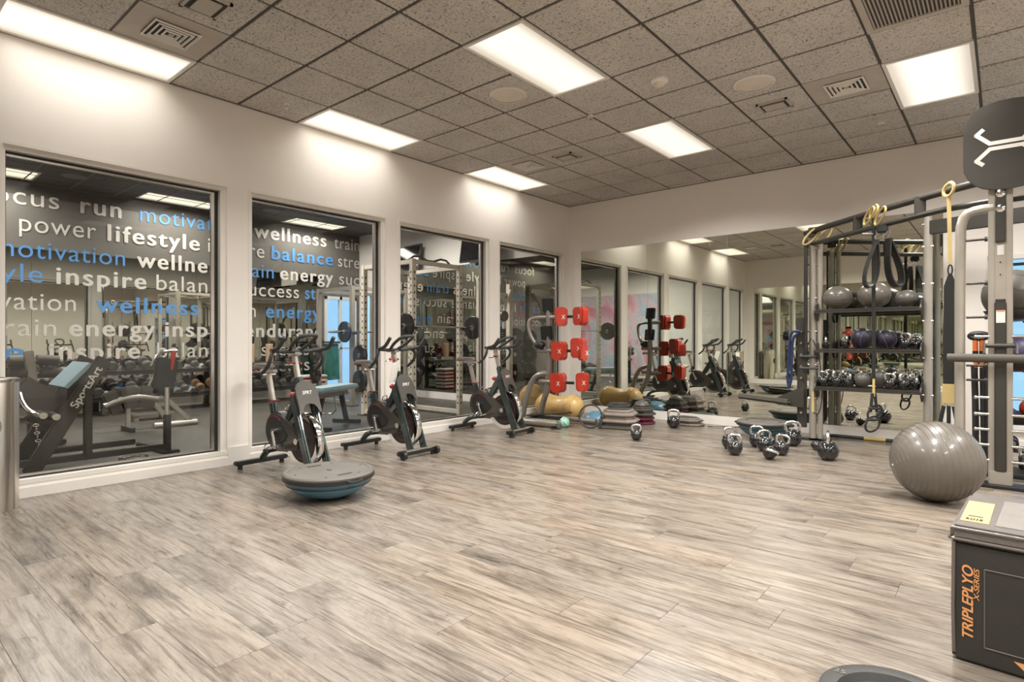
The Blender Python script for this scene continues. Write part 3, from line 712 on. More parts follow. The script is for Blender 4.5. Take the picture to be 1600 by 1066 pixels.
# ------------------------------------------------------------ dome balance trainers
def bosu(label, loc, R, h, domemat, tilt=(0, 0), up=False, name='balance_trainer'):
    t = thing(name, label, 'balance trainer', loc, 0, 'half-dome balance trainers')
    t.rotation_euler = (tilt[0], tilt[1], 0)
    k = R*.93
    if not up:
        pr = [(0, 0)] + [(k*math.sin(a_)**.8, h*(1-math.cos(a_))) for a_ in [PI/2*i/12 for i in range(1, 13)]]
        d = b_(domemat).lathe(pr, 48).out('dome', t)
        b_('black').torus((0, 0, h*.66), k*.985, .004, n=44, k=6).out('dome_rib', d)
        p = b_('plat').lathe([(k*.9, h-.012), (R*.99, h-.012), (R, h-.004), (R, h+.020), (R*.97, h+.030), (R*.88, h+.032), (R*.87, h+.028), (0, h+.028)], 56).out('platform', t)
        b_('black').lathe([(R*.995, h-.022), (R*1.008, h-.018), (R*1.008, h+.008), (R*.995, h+.010)], 56).out('rubber_rim', p)
        for s_ in (-1, 1):
            b_('slotdark').box((s_*R*.62, 0, h+.0285), (.03, .11, .003)).out('grip_slot', p)
            b_('black').tube([(s_*R*.98, -.06, h), (s_*(R+.022), -.04, h-.006), (s_*(R+.022), .04, h-.006), (s_*R*.98, .06, h)], .012, 8, 1).out('carry_handle', p)
        for a_ in range(6): b_('slotdark').cyl((R*.78*math.cos(a_*PI/3+.4), R*.78*math.sin(a_*PI/3+.4), h+.027), (R*.78*math.cos(a_*PI/3+.4), R*.78*math.sin(a_*PI/3+.4), h+.0295), .009, 10).out('plug', p)
        b_('slotdark').box((0, 0, h+.0285), (.05, .02, .003)).out('plug', p)
    else:
        b_('plat').lathe([(0, 0), (R, 0), (R, .03), (0, .03)], 40).out('platform', t)
        b_(domemat).lathe([(k*math.cos(a_), .03+h*math.sin(a_)) for a_ in [PI/2*i/12 for i in range(12)]]+[(0, .03+h)], 40).out('dome', t)
    return t
bosu('blue dome balance trainer, flat side up, alone in front of the nearest bike', (-3.94, 2.50, 0), .335, .17, 'tealblue', (.0, .0))
bosu('teal dome balance trainer, flat side up, behind the kettlebell cluster', (-2.27, 7.50, 0), .315, .17, 'teal')
bosu('blue dome balance trainer, dome side up, beside the step platforms', (-4.52, 7.27, 0), .225, .14, 'tealblue', up=True)

# ------------------------------------------------------------ kettlebells
def kettlebell(label, loc, r, rz=0, tilt=None, group='black kettlebells with chrome handles'):
    t = thing('kettlebell', label, 'kettlebell', loc, rz, group)
    pr = [(0, 0), (r*.44, 0), (r*.56, r*.06)] + [(r*math.cos(a_), r*.94+r*math.sin(a_)) for a_ in [-.92+i*(PI/2+.92-.25)/10 for i in range(11)]] + [(0, r*1.93)]
    b_('blackgloss').lathe(pr, 26).out('weight', t)
    hw = r*.78; z0 = r*1.62; H = r*1.15; k = .016 if r > .085 else .0135
    b_('chrome').tube([(-hw*.78, 0, z0-.015), (-hw*.95, 0, z0+H*.3), (-hw*1.05, 0, z0+H*.62), (-hw*.72, 0, z0+H), (hw*.72, 0, z0+H), (hw*1.05, 0, z0+H*.62), (hw*.95, 0, z0+H*.3), (hw*.78, 0, z0-.015)], k, 10, 2).out('handle', t)
    q = B().m('blackgloss')
    for s_ in (-1, 1): q.lathe([(.030, -.012), (.024, .014), (.015, .022)], 12, (s_*hw*.80, 0, z0), (s_*.25, 0, 1))
    q.out('handle_collar', t)
    if tilt: t.rotation_euler = tilt
    return t
cs = YAW
kettlebell('small kettlebell standing alone on the floor, in front of the grey step platforms', (-3.36, 6.28, 0), .066, .5)
kettlebell('kettlebell standing near the mirror foot, right of the step platforms', (-3.45, 7.50, 0), .088, .4)
kettlebell('large kettlebell standing alone between the cluster and the big grey ball, handle edge-on', (-1.34, 6.45, 0), .100, 1.75)
kettlebell('front-left kettlebell of the cluster on the floor', (-2.14, 6.12, 0), .076, .35)
kettlebell('tall kettlebell at the back left of the cluster', (-2.30, 6.42, 0), .085, .9)
kettlebell('kettlebell in the middle of the cluster, partly hidden behind the toppled one', (-1.97, 6.53, 0), .080, .7)
kettlebell('kettlebell toppled on its side at the front of the cluster', (-1.83, 6.17, .046), .066, 0, (1.25, .3, .5))
kettlebell('right-hand kettlebell of the cluster, leaning handle', (-1.78, 6.42, 0), .076, .2, (0, .16, .2))
kettlebell('kettlebell at the very back of the cluster', (-2.12, 6.76, 0), .082, .3)
kettlebell('large kettlebell right of the cluster beside the teal dome trainer', (-1.83, 7.08, 0), .098, .5)
kettlebell('small kettlebell lying on its side at the foot of the large one', (-1.60, 6.96, .049), .055, 0, (1.45, .0, 1.2))
kettlebell('small kettlebell lying behind, left of the large one', (-1.98, 7.0, .044), .050, 0, (1.45, .2, -1.0))

# ------------------------------------------------------------ boxing pad machine by the corner
BX = thing('boxing_pad_machine', 'dark boxing trainer with six red punch pads by the far left corner', 'boxing machine', (-4.95, 6.65, 0))
def L(p): return Vector(p)-Vector((-4.95, 6.65, 0))
def lt(*pts): return [L(p) for p in pts]
q = B().m('greytube').tube(lt((-5.15, 6.72, .03), (-5.08, 6.70, .30), (-4.93, 6.65, .55), (-4.93, 6.65, 1.62)), .042, 12, 2); q.out('mast', BX)
b_('greytube').tube(lt((-5.38, 6.60, .04), (-5.30, 6.60, .40), (-5.18, 6.61, .66), (-5.04, 6.63, .72), (-4.93, 6.65, .72)), .040, 12, 2).out('rear_brace', BX)
b_('greytube').tube(lt((-5.35, 6.35, .06), (-4.62, 6.42, .06)), .052, 14).out('base_tube', BX)
b_('steel').cyl(L((-4.62, 6.42, .06)), L((-4.60, 6.422, .06)), .055, 18).out('base_end_cap', BX)
b_('greytube').tube(lt((-5.35, 6.95, .06), (-4.36, 6.98, .06)), .035, 12).out('base_tube', BX)
b_('black').beam(L((-5.30, 6.35, .05)), L((-5.30, 6.98, .05)), .07, .05, bev=.008).out('cross_member', BX)
b_('black').beam(L((-5.18, 6.50, .13)), L((-4.70, 6.88, .17)), .10, .018, bev=.004).out('foot_plate', BX)
b_('black').beam(L((-5.28, 6.62, .11)), L((-4.72, 6.62, .12)), .12, .018, bev=.004).out('foot_plate', BX)
b_('black').cyl(L((-4.62, 6.38, 0)), L((-4.62, 6.38, .012)), .07, 20).out('floor_pad', BX)
b_('black').box(L((-4.93, 6.63, 1.69)), (.18, .06, .20), (.15, 0, .1), bev=.012).out('upper_screen', BX)
b_('black').box(L((-4.95, 6.63, 1.30)), (.19, .06, .20), (.15, 0, .1), bev=.012).out('lower_screen', BX)
b_('black').beam(L((-4.93, 6.66, 1.2)), L((-4.93, 6.66, 1.78)), .07, .07, bev=.01).out('screen_bracket', BX)
# left handle loop and its hand guard
b_('greytube').tube(lt((-4.93, 6.65, 1.52), (-5.15, 6.58, 1.52), (-5.24, 6.55, 1.46), (-5.20, 6.56, 1.25), (-5.10, 6.60, 1.12)), .026, 10, 2).out('handle_loop', BX)
b_('black').ball(L((-5.06, 6.60, 1.13)), .075, 16, (1.2, 1, .8)).out('grip_knob', BX)
for z in (1.52, 1.05, .61):
    x1 = {1.52: -4.30, 1.05: -4.35, .61: -4.50}[z]
    a_ = b_('greytube').tube(lt((-5.10 if z < 1.5 else -4.93, 6.65, z), (-4.72, 6.60, z), ), .030, 12).out('pad_arm', BX)
    b_('black').tube(lt((-4.72, 6.60, z), (x1, 6.64, z)), .020, 10).out('pad_rod', BX)
def rr(cx, cz, w_, h, r, n=7):
    o_ = []
    for (sx, sz, a0) in ((1, -1, -PI/2), (1, 1, 0), (-1, 1, PI/2), (-1, -1, PI)):
        for k in range(n+1): a_ = a0+PI/2*k/n; o_.append((cx+sx*(w_/2-r)+r*math.cos(a_), cz+sz*(h/2-r)+r*math.sin(a_)))
    return o_
def pad(x, y, z, w_, h, d=.16, rz=.15):
    R0 = Euler((0, 0, rz)).to_matrix()
    o_ = rr(0, 0, w_, h, min(w_, h)*.28, 5); o_ = [(x_*(1-.10*(y_ < 0)*(-y_/h)*2), y_) for x_, y_ in o_]
    p = b_('red').prism(o_, d, frame_mtx(L((x, y, z))+R0 @ Vector((0, d/2, 0)), R0 @ Vector((1, 0, 0)), (0, 0, 1)), bev=.022).out('punch_pad', BX)
    R3 = Euler((0, 0, rz)).to_matrix(); o_ = L((x, y, z)) + R3 @ Vector((.015, -d/2-.001, -.035))
    word('X', .05, .085, 'white', frame_mtx(o_, R3 @ Vector((1, 0, 0)), (0, 0, 1)), p, name='logo', depth=.001)
pad(-4.67, 6.58, 1.52, .175, .26, .15, .5); pad(-4.38, 6.62, 1.52, .19, .245, .15, -.15)
pad(-4.68, 6.55, 1.05, .21, .26); pad(-4.44, 6.66, 1.09, .19, .27); pad(-4.345, 6.62, 1.03, .10, .22, .14, .9)
pad(-4.70, 6.55, .61, .21, .27); pad(-4.36, 6.64, .63, .165, .25, .15, .3)

# ------------------------------------------------------------ peanut ball, green ball
t = thing('peanut_ball', 'yellow peanut-shaped exercise ball lying by the far corner', 'exercise ball', (-5.19, 7.27, .19), .04)
pr = [(0, -.42)]
for i in range(1, 30):
    z = -.42+.84*i/30; r = .19*math.sqrt(max(0, 1-((abs(z)-.21)/.21)**2)) if abs(z) > .21 else .19-.035*math.cos(z/.21*PI/2)
    pr.append((r, z))
pr.append((0, .42))
b_('amber').lathe(pr, 36, (0, 0, 0), (1, 0, 0)).out('ball_skin', t)
for z in (-.30, -.22, .22, .30): b_('amber').torus((z, 0, 0), .188 if abs(z) < .25 else .178, .004, (1, 0, 0), 36, 6).out('rib', t)
t = thing('medicine_ball', 'small green and white rubber ball on the floor at the boxing machine base', 'ball', (-4.60, 6.56, .072))
b_('greenball').ball((0, 0, 0), .072, 24).out('ball_skin', t); b_('white').torus((0, 0, 0), .0715, .005, (.4, .5, .7), 28, 6).out('stripe', t); b_('white').torus((0, 0, 0), .0715, .004, (.9, .1, .2), 28, 6).out('stripe', t)

# ------------------------------------------------------------ aerobic step platforms in stacks
def step(label, x, y, z, w_, d, h, m, rz=0, grp='aerobic step platforms'):
    t = thing('step_platform', label, 'step platform', (x, y, z), rz, grp)
    c = .09
    o_ = [(-w_/2+c, -d/2), (w_/2-c, -d/2), (w_/2, -d/2+c), (w_/2, d/2-c), (w_/2-c, d/2), (-w_/2+c, d/2), (-w_/2, d/2-c), (-w_/2, -d/2+c)]
    k = .80
    b_(m).prism(o_, h*.55, Matrix(), bev=.016).out('riser', t)
    b_(m).prism([(a*k, b2*k) for a, b2 in o_], h*.38, Matrix.Translation((0, 0, h*.56)), bev=.010).out('deck', t)
    b_('rubber').prism([(a*k*.85, b2*k*.85) for a, b2 in o_], h*.05, Matrix.Translation((0, 0, h*.945))).out('grip_mat', t)
    return t
for k, (m, w_, lb) in enumerate([('stepdark', .54, 'dark step platform at the bottom of the front stack'), ('stepgrey', .52, 'grey step platform in the middle of the front stack'), ('stepgrey', .47, 'smaller grey step platform on top of the front stack')]):
    step(lb, -4.02, 7.02, k*.088, w_, .42, .088, m, .25)
for k, (m, w_, lb) in enumerate([('maroon', .36, 'maroon step platform at the bottom of the right stack'), ('maroon', .34, 'second maroon step platform in the right stack'), ('stepdark', .38, 'dark step platform third up in the right stack'), ('stepdark', .31, 'dark step platform on top of the right stack')]):
    step(lb, -3.99, 7.62, k*.062, w_, .38, .062, m, .15)
for k, lb in enumerate(['bottom', 'second', 'third', 'top']):
    step('black step platform, %s of the stack beside the yellow peanut ball' % lb, -4.50, 7.84, k*.062, .42-.03*k, .36, .062, 'stepdark', .1)
for k, lb in enumerate(['lower', 'upper']):
    step('low grey-green step platform near the mirror, %s of two' % lb, -3.45, 7.92, k*.055, .50-.04*k, .34, .055, 'stepgrey', -.1)
t = thing('half_ball', 'dark half dome resting on top of the right stack of steps', 'dome', (-3.99, 7.62, .248)); b_('darkball').ball((0, 0, 0), .11, 22, (1, 1, .8), z0=0).out('dome', t); b_('black').lathe([(0, 0), (.115, 0), (.115, .012), (.1, .014)], 24).out('base_disc', t)
t = thing('pilates_ring', 'black and silver flexible exercise ring leaning on the grey step stack', 'exercise ring', (-4.27, 6.70, .168))
b_('darkmetal').torus((0, 0, 0), .155, .012, (.3, -1, .25), 40, 8).out('hoop', t)
for s_ in (-1, 1): b_('rubber').ball((s_*.152, s_*.045, 0), .024, 12).out('grip_pad', t)
tag(b_('black').tube([(-3.12, 7.86, .012), (-3.05, 7.88, .012), (-2.95, 7.98, .012), (-2.78, 8.0, .012), (-2.62, 8.08, .05), (-2.57, 8.185, .065)], .006, 6, 2).out('extension_cable', None), 'thin black cord running along the floor to the outlet below the mirror', 'cord')
tag(b_('offwhite').bb(-2.62, -2.52, 8.176, 8.186, .02, .105, bev=.002).out('wall_outlet', None), 'small beige electric outlet cover on the baseboard below the mirror', 'outlet')

# ------------------------------------------------------------ suspension rig with shelves
YR, YF = 7.69, 6.17           # back row of posts, front row
RG = thing('suspension_rig', 'large grey training rig with tall tubes, curved rails and shelves, right', 'training rig', (-.63, YR, 0))
o0 = Vector((-.63, YR, 0))
def R_(*p): return [Vector(q_)-o0 for q_ in p]
def rig(q, name='post'): return q.out(name, RG)
def post(x, y, top, r=.042, m='silver', arch=None):
    pts = R_((x, y, .02), (x, y, 1.2), (x, y, top))
    if arch: pts = R_((x, y, .02), (x, y, top-.16), (x+.03, y, top-.03), (x+.12, y, top), (x+arch, y, top))
    o = rig(b_(m).tube(pts, r, 14, 1 if arch else 0))
    o2 = b_('black').bb(x-.11-o0.x, x+.11-o0.x, y-.07-o0.y, y+.07-o0.y, 0, .02, bev=.005).out('foot_plate', o)
    return o
pL = post(-1.76, YR, 2.37); post(-1.68, YR, 2.37, .030)
pM = post(-.63, YR, 2.52)
post(-.287, YF, 2.27, .037, arch=.22)
# bolts on the posts
for (x, y, zs) in ((-1.76, YR, (.5, .9, 1.3, 1.7, 2.1, 2.3)), (-.63, YR, (.6, 1.0, 1.4, 1.8, 2.2, 2.44))):
    for z in zs: b_('steel').cyl(R_((x-.05, y-.02, z))[0], R_((x+.05, y-.02, z))[0], .010, 8).out('bolt', RG)
# curved overhead rails
rig(b_('darkmetal').tube(R_((-1.86, 7.78, 2.50), (-1.75, 7.68, 2.51), (-.95, 6.93, 2.515), (-.22, 6.27, 2.51), (.05, 6.17, 2.51), (.5, 6.14, 2.50), (1.3, 6.14, 2.5)), .033, 12, 2), 'overhead_rail')
rig(b_('darkmetal').tube(R_((-1.86, 7.76, 2.35), (-1.75, 7.66, 2.35), (-.95, 6.90, 2.35), (-.45, 6.44, 2.35), (-.25, 6.33, 2.345), (.0, 6.28, 2.345), (.5, 6.2, 2.34), (1.3, 6.2, 2.34)), .027, 12, 2), 'overhead_rail')
rig(b_('darkmetal').beam(R_((-.66, YR, 2.40))[0], R_((1.6, YR-.6, 2.40))[0], .05, .15, bev=.006), 'cross_beam')
rig(b_('darkmetal').beam(R_((-1.76, YR, 2.43))[0], R_((-1.76, YR, 2.55))[0], .10, .03, bev=.006), 'rail_bracket')
for x, y in ((-1.20, 7.165), (-.60, 6.60)):
    rig(b_('darkmetal').beam(R_((x, y, 2.33))[0], R_((x, y, 2.53))[0], .09, .05, bev=.01), 'rail_bracket')
# front mast: two square tubes with a dark plate between, rungs with ball ends
fx = -.025
for dx in (-.055, .055): rig(b_('silver').beam(R_((fx+dx, YF, .02))[0], R_((fx+dx, YF, 2.42))[0], .045, .05, bev=.006), 'mast_tube')
rig(b_('silver').beam(R_((fx, YF+.0, 1.52))[0], R_((fx, YF, 2.05))[0], .10, .04, bev=.004), 'mast_plate')
rig(b_('darkmetal').beam(R_((fx, YF-.03, .13))[0], R_((fx, YF-.03, 1.50))[0], .075, .045, bev=.008), 'mast_cover')
rig(b_('darkmetal').beam(R_((fx, YF-.03, 1.98))[0], R_((fx, YF-.03, 2.45))[0], .065, .04, bev=.006), 'mast_cover')
rig(b_('silver').bb(fx-.075-o0.x, fx+.075-o0.x, YF-.045-o0.y, YF+.03-o0.y, .02, .13, bev=.006), 'mast_shoe')
rig(b_('black').bb(fx-.14-o0.x, fx+.16-o0.x, YF-.11-o0.y, YF+.10-o0.y, 0, .022, bev=.008), 'foot_plate')
rig(b_('paper').bb(fx-.027-o0.x, fx+.030-o0.x, YF-.0545-o0.y, YF-.053-o0.y, 1.33, 1.43), 'warning_label')
rig(b_('paper').bb(fx-.020-o0.x, fx+.022-o0.x, YF-.0225-o0.y, YF-.021-o0.y, 1.88, 1.96), 'warning_label')
rig(b_('orange').bb(fx-.025-o0.x, fx+.028-o0.x, YF-.0552-o0.y, YF-.0545-o0.y, 1.418, 1.428), 'label_heading')
for z in (2.37, 2.25): rig(b_('chrome').lathe([(0, .02), (.012, .02), (.03, .006), (.03, 0)], 16, R_((fx, YF-.052, z))[0], (0, -1, 0)), 'cap_bolt')
for z in (2.1, 2.02, 1.82, 1.72): rig(b_('slotdark').cyl(R_((fx, YF-.018, z))[0], R_((fx, YF-.024, z))[0], .006, 8), 'bolt_hole')
for z in (1.22, .72, .585, .46, .335, .21):
    for s_ in (-1, 1):
        q = B().m('steel').cyl(R_((fx+s_*.07, YF-.02, z))[0], R_((fx+s_*.15, YF-.02, z))[0], .012, 10).ball(R_((fx+s_*.155, YF-.02, z))[0], .017, 12)
        rig(q, 'band_peg')
# landmine style padded bar across the mast
rig(b_('foam').tube(R_((-.36, YF-.13, 1.045), (-.30, YF-.14, 1.045), (.8, YF-.14, 1.045)), .034, 14), 'foam_bar')
for dx in (-.10, .10):
    rig(b_('darkmetal').tube(R_((fx+dx, YF-.14, 1.08), (fx+dx, YF-.09, 1.16), (fx+dx, YF-.05, 1.16)), .010, 8), 'bar_hook')
rig(b_('darkmetal').cyl(R_((fx-.11, YF-.07, 1.145))[0], R_((fx+.11, YF-.07, 1.145))[0], .018, 12), 'hook_bar')
for z in (2.02, 1.66, 1.38, .98, .86):
    for s_, xx in ((1, -.245), ):
        rig(B().m('darkmetal').cyl(R_((xx, YF, z))[0], R_((xx+.13, YF, z))[0], .010, 10).lathe([(0, 0), (.020, 0), (.020, .02), (0, .02)], 12, R_((xx+.12, YF, z))[0], (1, 0, 0)), 'storage_peg')
# rounded sign plate with the angular emblem
sgn = [(-.25, -.20), (-.14, -.335), (.0, -.36), (.14, -.335), (.25, -.20), (.27, -.06), (.27, .06), (.25, .20), (.14, .335), (0, .36), (-.14, .335), (-.25, .20), (-.27, .06), (-.27, -.06)]
smt = frame_mtx(R_((fx+.035, YF-.10, 2.75))[0], (1, 0, 0), (0, 0, 1))
sg = rig(b_('darkmetal').prism(rr(0, 0, .54, .71, .22), .02, smt @ Matrix.Translation((0, 0, -.02)), bev=.004), 'sign_plate')
def stroke(q, pts, wd):
    for i_, (a, b2) in enumerate(zip(pts, pts[1:])):
        a, b2 = Vector(a), Vector(b2); d = (b2-a).normalized(); n_ = Vector((-d.y, d.x))*wd/2; a = a-d*wd*.25; b2 = b2+d*wd*.25
        z_ = .0012+.0005*i_
        q.quad(*[smt @ Vector((p.x, p.y, z_)) for p in (a-n_, b2-n_, b2+n_, a+n_)])
for k in (1, -1):
    q = B().m('white'); stroke(q, [(-.145, k*.14), (-.185, k*.105), (-.10, k*.022), (.10, k*.022), (.185, k*.105), (.145, k*.14)], .030)
    q.out('emblem', sg)
# shelves between the back posts
for z, lb in ((1.555, 'top'), (1.095, 'middle'), (.655, 'lower')):
    q = B().m('darkmetal')
    x0, x1, y0, y1 = -1.70-o0.x, -.68-o0.x, -.16, .20
    for yy in (y0, y0+.09, y1-.09, y1): q.beam((x0, yy, z-.012), (x1, yy, z-.012), .024, .022, bev=.004)
    q.beam((x0, y0, z-.035), (x1, y0, z-.035), .03, .02)
    sh = q.out('shelf', RG)
    for xx in (x0, x1):
        o_ = [(.20*math.cos(a_), .105*math.sin(a_)-.02) for a_ in [PI*i/10 for i in range(11)]] + [(-.18, -.06), (-.08, -.13), (.10, -.13), (.20, -.06)]
        b_('darkmetal').prism(o_, .012, Matrix.Translation((xx-.006, .02, z)) @ frame_mtx((0, 0, 0), (0, 1, 0), (0, 0, 1)), bev=.003).out('shelf_bracket', sh)
# left hook plate, arm pad
q = B().m('darkmetal').bb(-1.93-o0.x, -1.82-o0.x, YR-.03-o0.y, YR-.01-o0.y, .14, 1.47, bev=.006)
rig(q, 'hook_plate')
for k in range(8): rig(b_('steel').cyl(R_((-1.875, YR-.03, .32+k*.14))[0], R_((-1.875, YR-.07, .32+k*.14))[0], .015, 10), 'hook_pin')
q = B().m('darkmetal').prism([(0, 0), (.0, .23), (-.07, .23), (-.32, .10), (-.34, .04), (-.30, .02)], .03, frame_mtx(R_((-1.84, YR-.05, .38))[0], (1, 0, 0), (0, 0, 1)), bev=.004); rig(q, 'arm_bracket')
rig(b_('foam').beam(R_((-2.62, YR-.12, .485))[0], R_((-1.98, YR-.12, .44))[0], .12, .065, bev=.028), 'arm_pad')
rig(b_('black').tube(R_((-1.82, YR-.07, 2.40), (-1.82, YR-.08, 1.9), (-1.82, YR-.08, 1.0)), .022, 8), 'strap_pole')

def hang(name, label, cat, loc, grp=None): return thing(name, label, cat, loc, 0, grp)
def band(q, pts, wd, th=.006, up=(0, 1, 0)):
    pts = [Vector(p) for p in pts]
    for a, b2 in zip(pts, pts[1:]): q.beam(a, b2+(b2-a).normalized()*.003, wd, th, up=up)
    return q
CU = Vector((SY, -CY, 0))   # roughly towards the viewer
# suspension trainer one, with handles
def trx(label, p, z0, ztop, zy0, zy1, zb, wd=.035):
    t = hang('suspension_trainer', label, 'suspension trainer', p, 'black and yellow suspension straps')
    x = Vector((.75, .6, 0)).normalized()
    b_('yellow').torus((0, 0, ztop), .055, .012, x, 20, 6, (.8, 1.5)).out('anchor_loop', t)
    band(B().m('black'), [(0, 0, ztop-.05), (0, 0, zy1)], wd).out('main_strap', t)
    band(B().m('yellow'), [(0, 0, zy1), (0, 0, zy0)], .022).out('yellow_strap', t)
    for s_ in (-1, 1):
        q = B().m('black'); c = x*s_*.012
        band(q, [c+Vector((0, 0, zy0+.03)), c+x*s_*.02+Vector((0, 0, zb+.20))], .028)
        st = q.out('lower_strap', t)
        cc = x*s_*.012+Vector((0, 0, zb+(.075 if s_ < 0 else .19)))
        b_('black').torus(cc, .062, .011, x.cross(Vector((0, 0, 1))), 24, 8, (1, 1.4)).out('foot_cradle', st)
        b_('rubber').cyl(cc-x*.06+Vector((0, 0, .045)), cc+x*.06+Vector((0, 0, .045)), .014, 12).out('grip', st)
    return t
trx('black suspension trainer with yellow strap hanging in front of the shelves', (-1.02, 6.93, 0), 0, 2.50, .62, .80, .26)
# ab straps: two wide slings
t = hang('ab_slings', 'pair of wide black sling loops hanging by carabiners from the rig rail', 'sling straps', (-.93, 6.82, 0))
x = Vector((.78, .62, 0)).normalized(); nrm = x.cross(Vector((0, 0, 1)))
for s_, off, wdt in ((-1, -.09, .06), (1, .10, .10)):
    q = B().m('black'); pts = []
    for k in range(25):
        a_ = 2*PI*k/24; u_ = math.sin(a_); pts.append(x*(off*.4+off*.9*(1-math.cos(a_))/2+.085*u_*((1-math.cos(a_))/2)**.7) + Vector((0, 0, 2.20-.48*(1-math.cos(a_))/2)))
    for a, b2 in zip(pts, pts[1:]): q.beam(a+nrm*.03*s_, b2+nrm*.03*s_, .012, wdt, up=nrm)
    sl = q.out('sling', t)
    b_('steel').torus(Vector((0, 0, 2.24))+x*off*.3+nrm*.02*s_, .035, .006, nrm, 18, 6, (.6, 1.3)).out('carabiner', sl)
b_('black').beam(Vector((0, 0, 2.26)), Vector((0, 0, 2.34)), .10, .05, bev=.015).out('hanger_strap', t)
q = B().m('yellow')
for s_ in (-1, 1): q.torus(x*s_*.055+Vector((-.06, -.05, 2.43)), .10, .010, x, 20, 6, (.45, 1.1))
q.out('yellow_loop', t)
b_('steel').cyl(Vector((0, 0, 2.25))-x*.10, Vector((0, 0, 2.25))-x*.2, .012, 10).out('pin', t)
t = hang('strap_loops', 'pair of yellow strap loops at the far left end of the rig rails', 'strap', (-1.72, 7.64, 0))
for s_ in (-1, 1): b_('yellow').torus((s_*.055+.02, s_*.05, 2.43), .125, .011, (1, -1, 0), 20, 6, (.35, 1.1)).out('strap_loop', t)
# second trainer on the right: yellow lead, black wide body
t = hang('suspension_trainer', 'wide black suspension strap on a long yellow lead between the two right posts', 'suspension trainer', (-.37, 6.32, 0), 'black and yellow suspension straps')
b_('yellow').torus((0, 0, 2.50), .055, .014, (.7, .7, 0), 20, 6, (.9, 1.1)).out('anchor_loop', t)
band(B().m('yellow'), [(0, 0, 2.46), (.01, 0, 1.86)], .030).out('yellow_lead', t)
b_('black').torus((.01, 0, 1.80), .025, .006, (0, 1, 0), 18, 6, (.6, 1.8)).out('carabiner', t)
q = B().m('black'); q.prism([(-.012, 1.77), (.012, 1.77), (.045, 1.66), (.05, 1.2), (.05, .80), (-.05, .80), (-.05, 1.2), (-.045, 1.66)], .012, frame_mtx((.01, .006, 0), (1, 0, 0), (0, 0, 1)), bev=.003)
q.tube([(.055, -.01, 1.0), (.075, -.012, .90), (.085, -.01, .85), (.06, -.01, .80)], .02, 8, 2); q.out('main_strap', t)
b_('yellow').bb(-.045, .052, -.012, .0, .62, .81, bev=.002).out('yellow_panel', t)
for dx in (-.035, .0, .035):
    band(B().m('black'), [(dx*.9, -.006, .63), (dx*1.7, -.006, .47)], .030).out('lower_strap', t)
for dx in (-.022, .025): b_('steel').bb(dx-.014, dx+.014, -.020, -.012, .615, .645).out('buckle', t)
# blue resistance band on the left hook plate
t = hang('resistance_band', 'dark blue resistance band looped over a peg on the left hook plate', 'resistance band', (-1.90, YR-.075, 0))
b_('blue').tube([(.02, -.004, 1.30), (-.06, -.008, 1.31), (-.10, -.008, 1.24), (-.11, -.008, .95), (-.125, -.008, .70), (-.105, -.015, .62), (-.08, -.01, .70), (-.075, -.008, .95), (-.07, -.004, 1.22), (.0, -.004, 1.28)], .016, 8, 2).out('loop', t)
t = hang('resistance_tube', 'thin black handled exercise tube hanging on the left rig post', 'resistance band', (-1.76, YR-.09, 0))
b_('black').tube([(.0, 0, 1.22), (-.10, 0, .98), (.10, 0, .98), (.02, 0, 1.2)], .006, 6).out('cord', t)
for z in (1.0, .86): b_('rubber').tube([(-.12, -.01, z), (.08, -.01, z)], .015, 8).out('grip', t)
b_('yellow').bb(.01, .035, -.012, 0, .34, .58).out('yellow_tab', t)
b_('black').tube([(.09, 0, .98), (.13, 0, .6), (.09, 0, .30), (.02, -.0, .34)], .006, 6, 2).out('cord', t)
# orange handled tubes on the right
t = hang('resistance_tube', 'pair of orange-capped resistance tubes hanging behind the right post', 'resistance band', (-.165, 6.26, 0))
for dx in (-.022, .022):
    b_('orange').tube([(dx, 0, 1.19), (dx, 0, 1.10)], .019, 10).out('orange_cap', t); b_('black').tube([(dx, 0, 1.10), (dx, 0, 1.04)], .020, 10).out('grip', t)
    b_('orange').tube([(dx, 0, 1.04), (dx*.8, 0, .96)], [.018, .009], 10).out('orange_cone', t); b_('rope').tube([(dx*.8, 0, .96), (dx, 0, .55), (dx*1.2, 0, .25)], .013, 8).out('tube', t)
b_('black').torus((0, -.005, 1.225), .045, .02, (0, 1, 0), 20, 8, (1.3, .5)).out('cover_strap', t)
# thick ropes
tag(b_('rope').tube([(-.20, 6.42, .98), (-.19, 6.42, .6), (-.19, 6.42, .12), (-.1, 6.42, .04)], .024, 10, 1).tube([(-.13, 6.44, .98), (-.125, 6.44, .6), (-.125, 6.44, .12), (-.05, 6.44, .05)], .024, 10, 1).out('battle_rope', None), 'thick black battle rope hanging behind the mast', 'rope')
# floor bar under the mirror
t = thing('weighted_bar', 'black weighted bar with yellow band lying along the mirror baseboard', 'exercise bar', (-1.03, 8.03, .022))
q = b_('black').cyl((-.62, 0, 0), (.45, 0, 0), .021, 12); q.out('bar', t); b_('yellow').cyl((-.25, 0, 0), (-.03, 0, 0), .0225, 12).out('band', t)

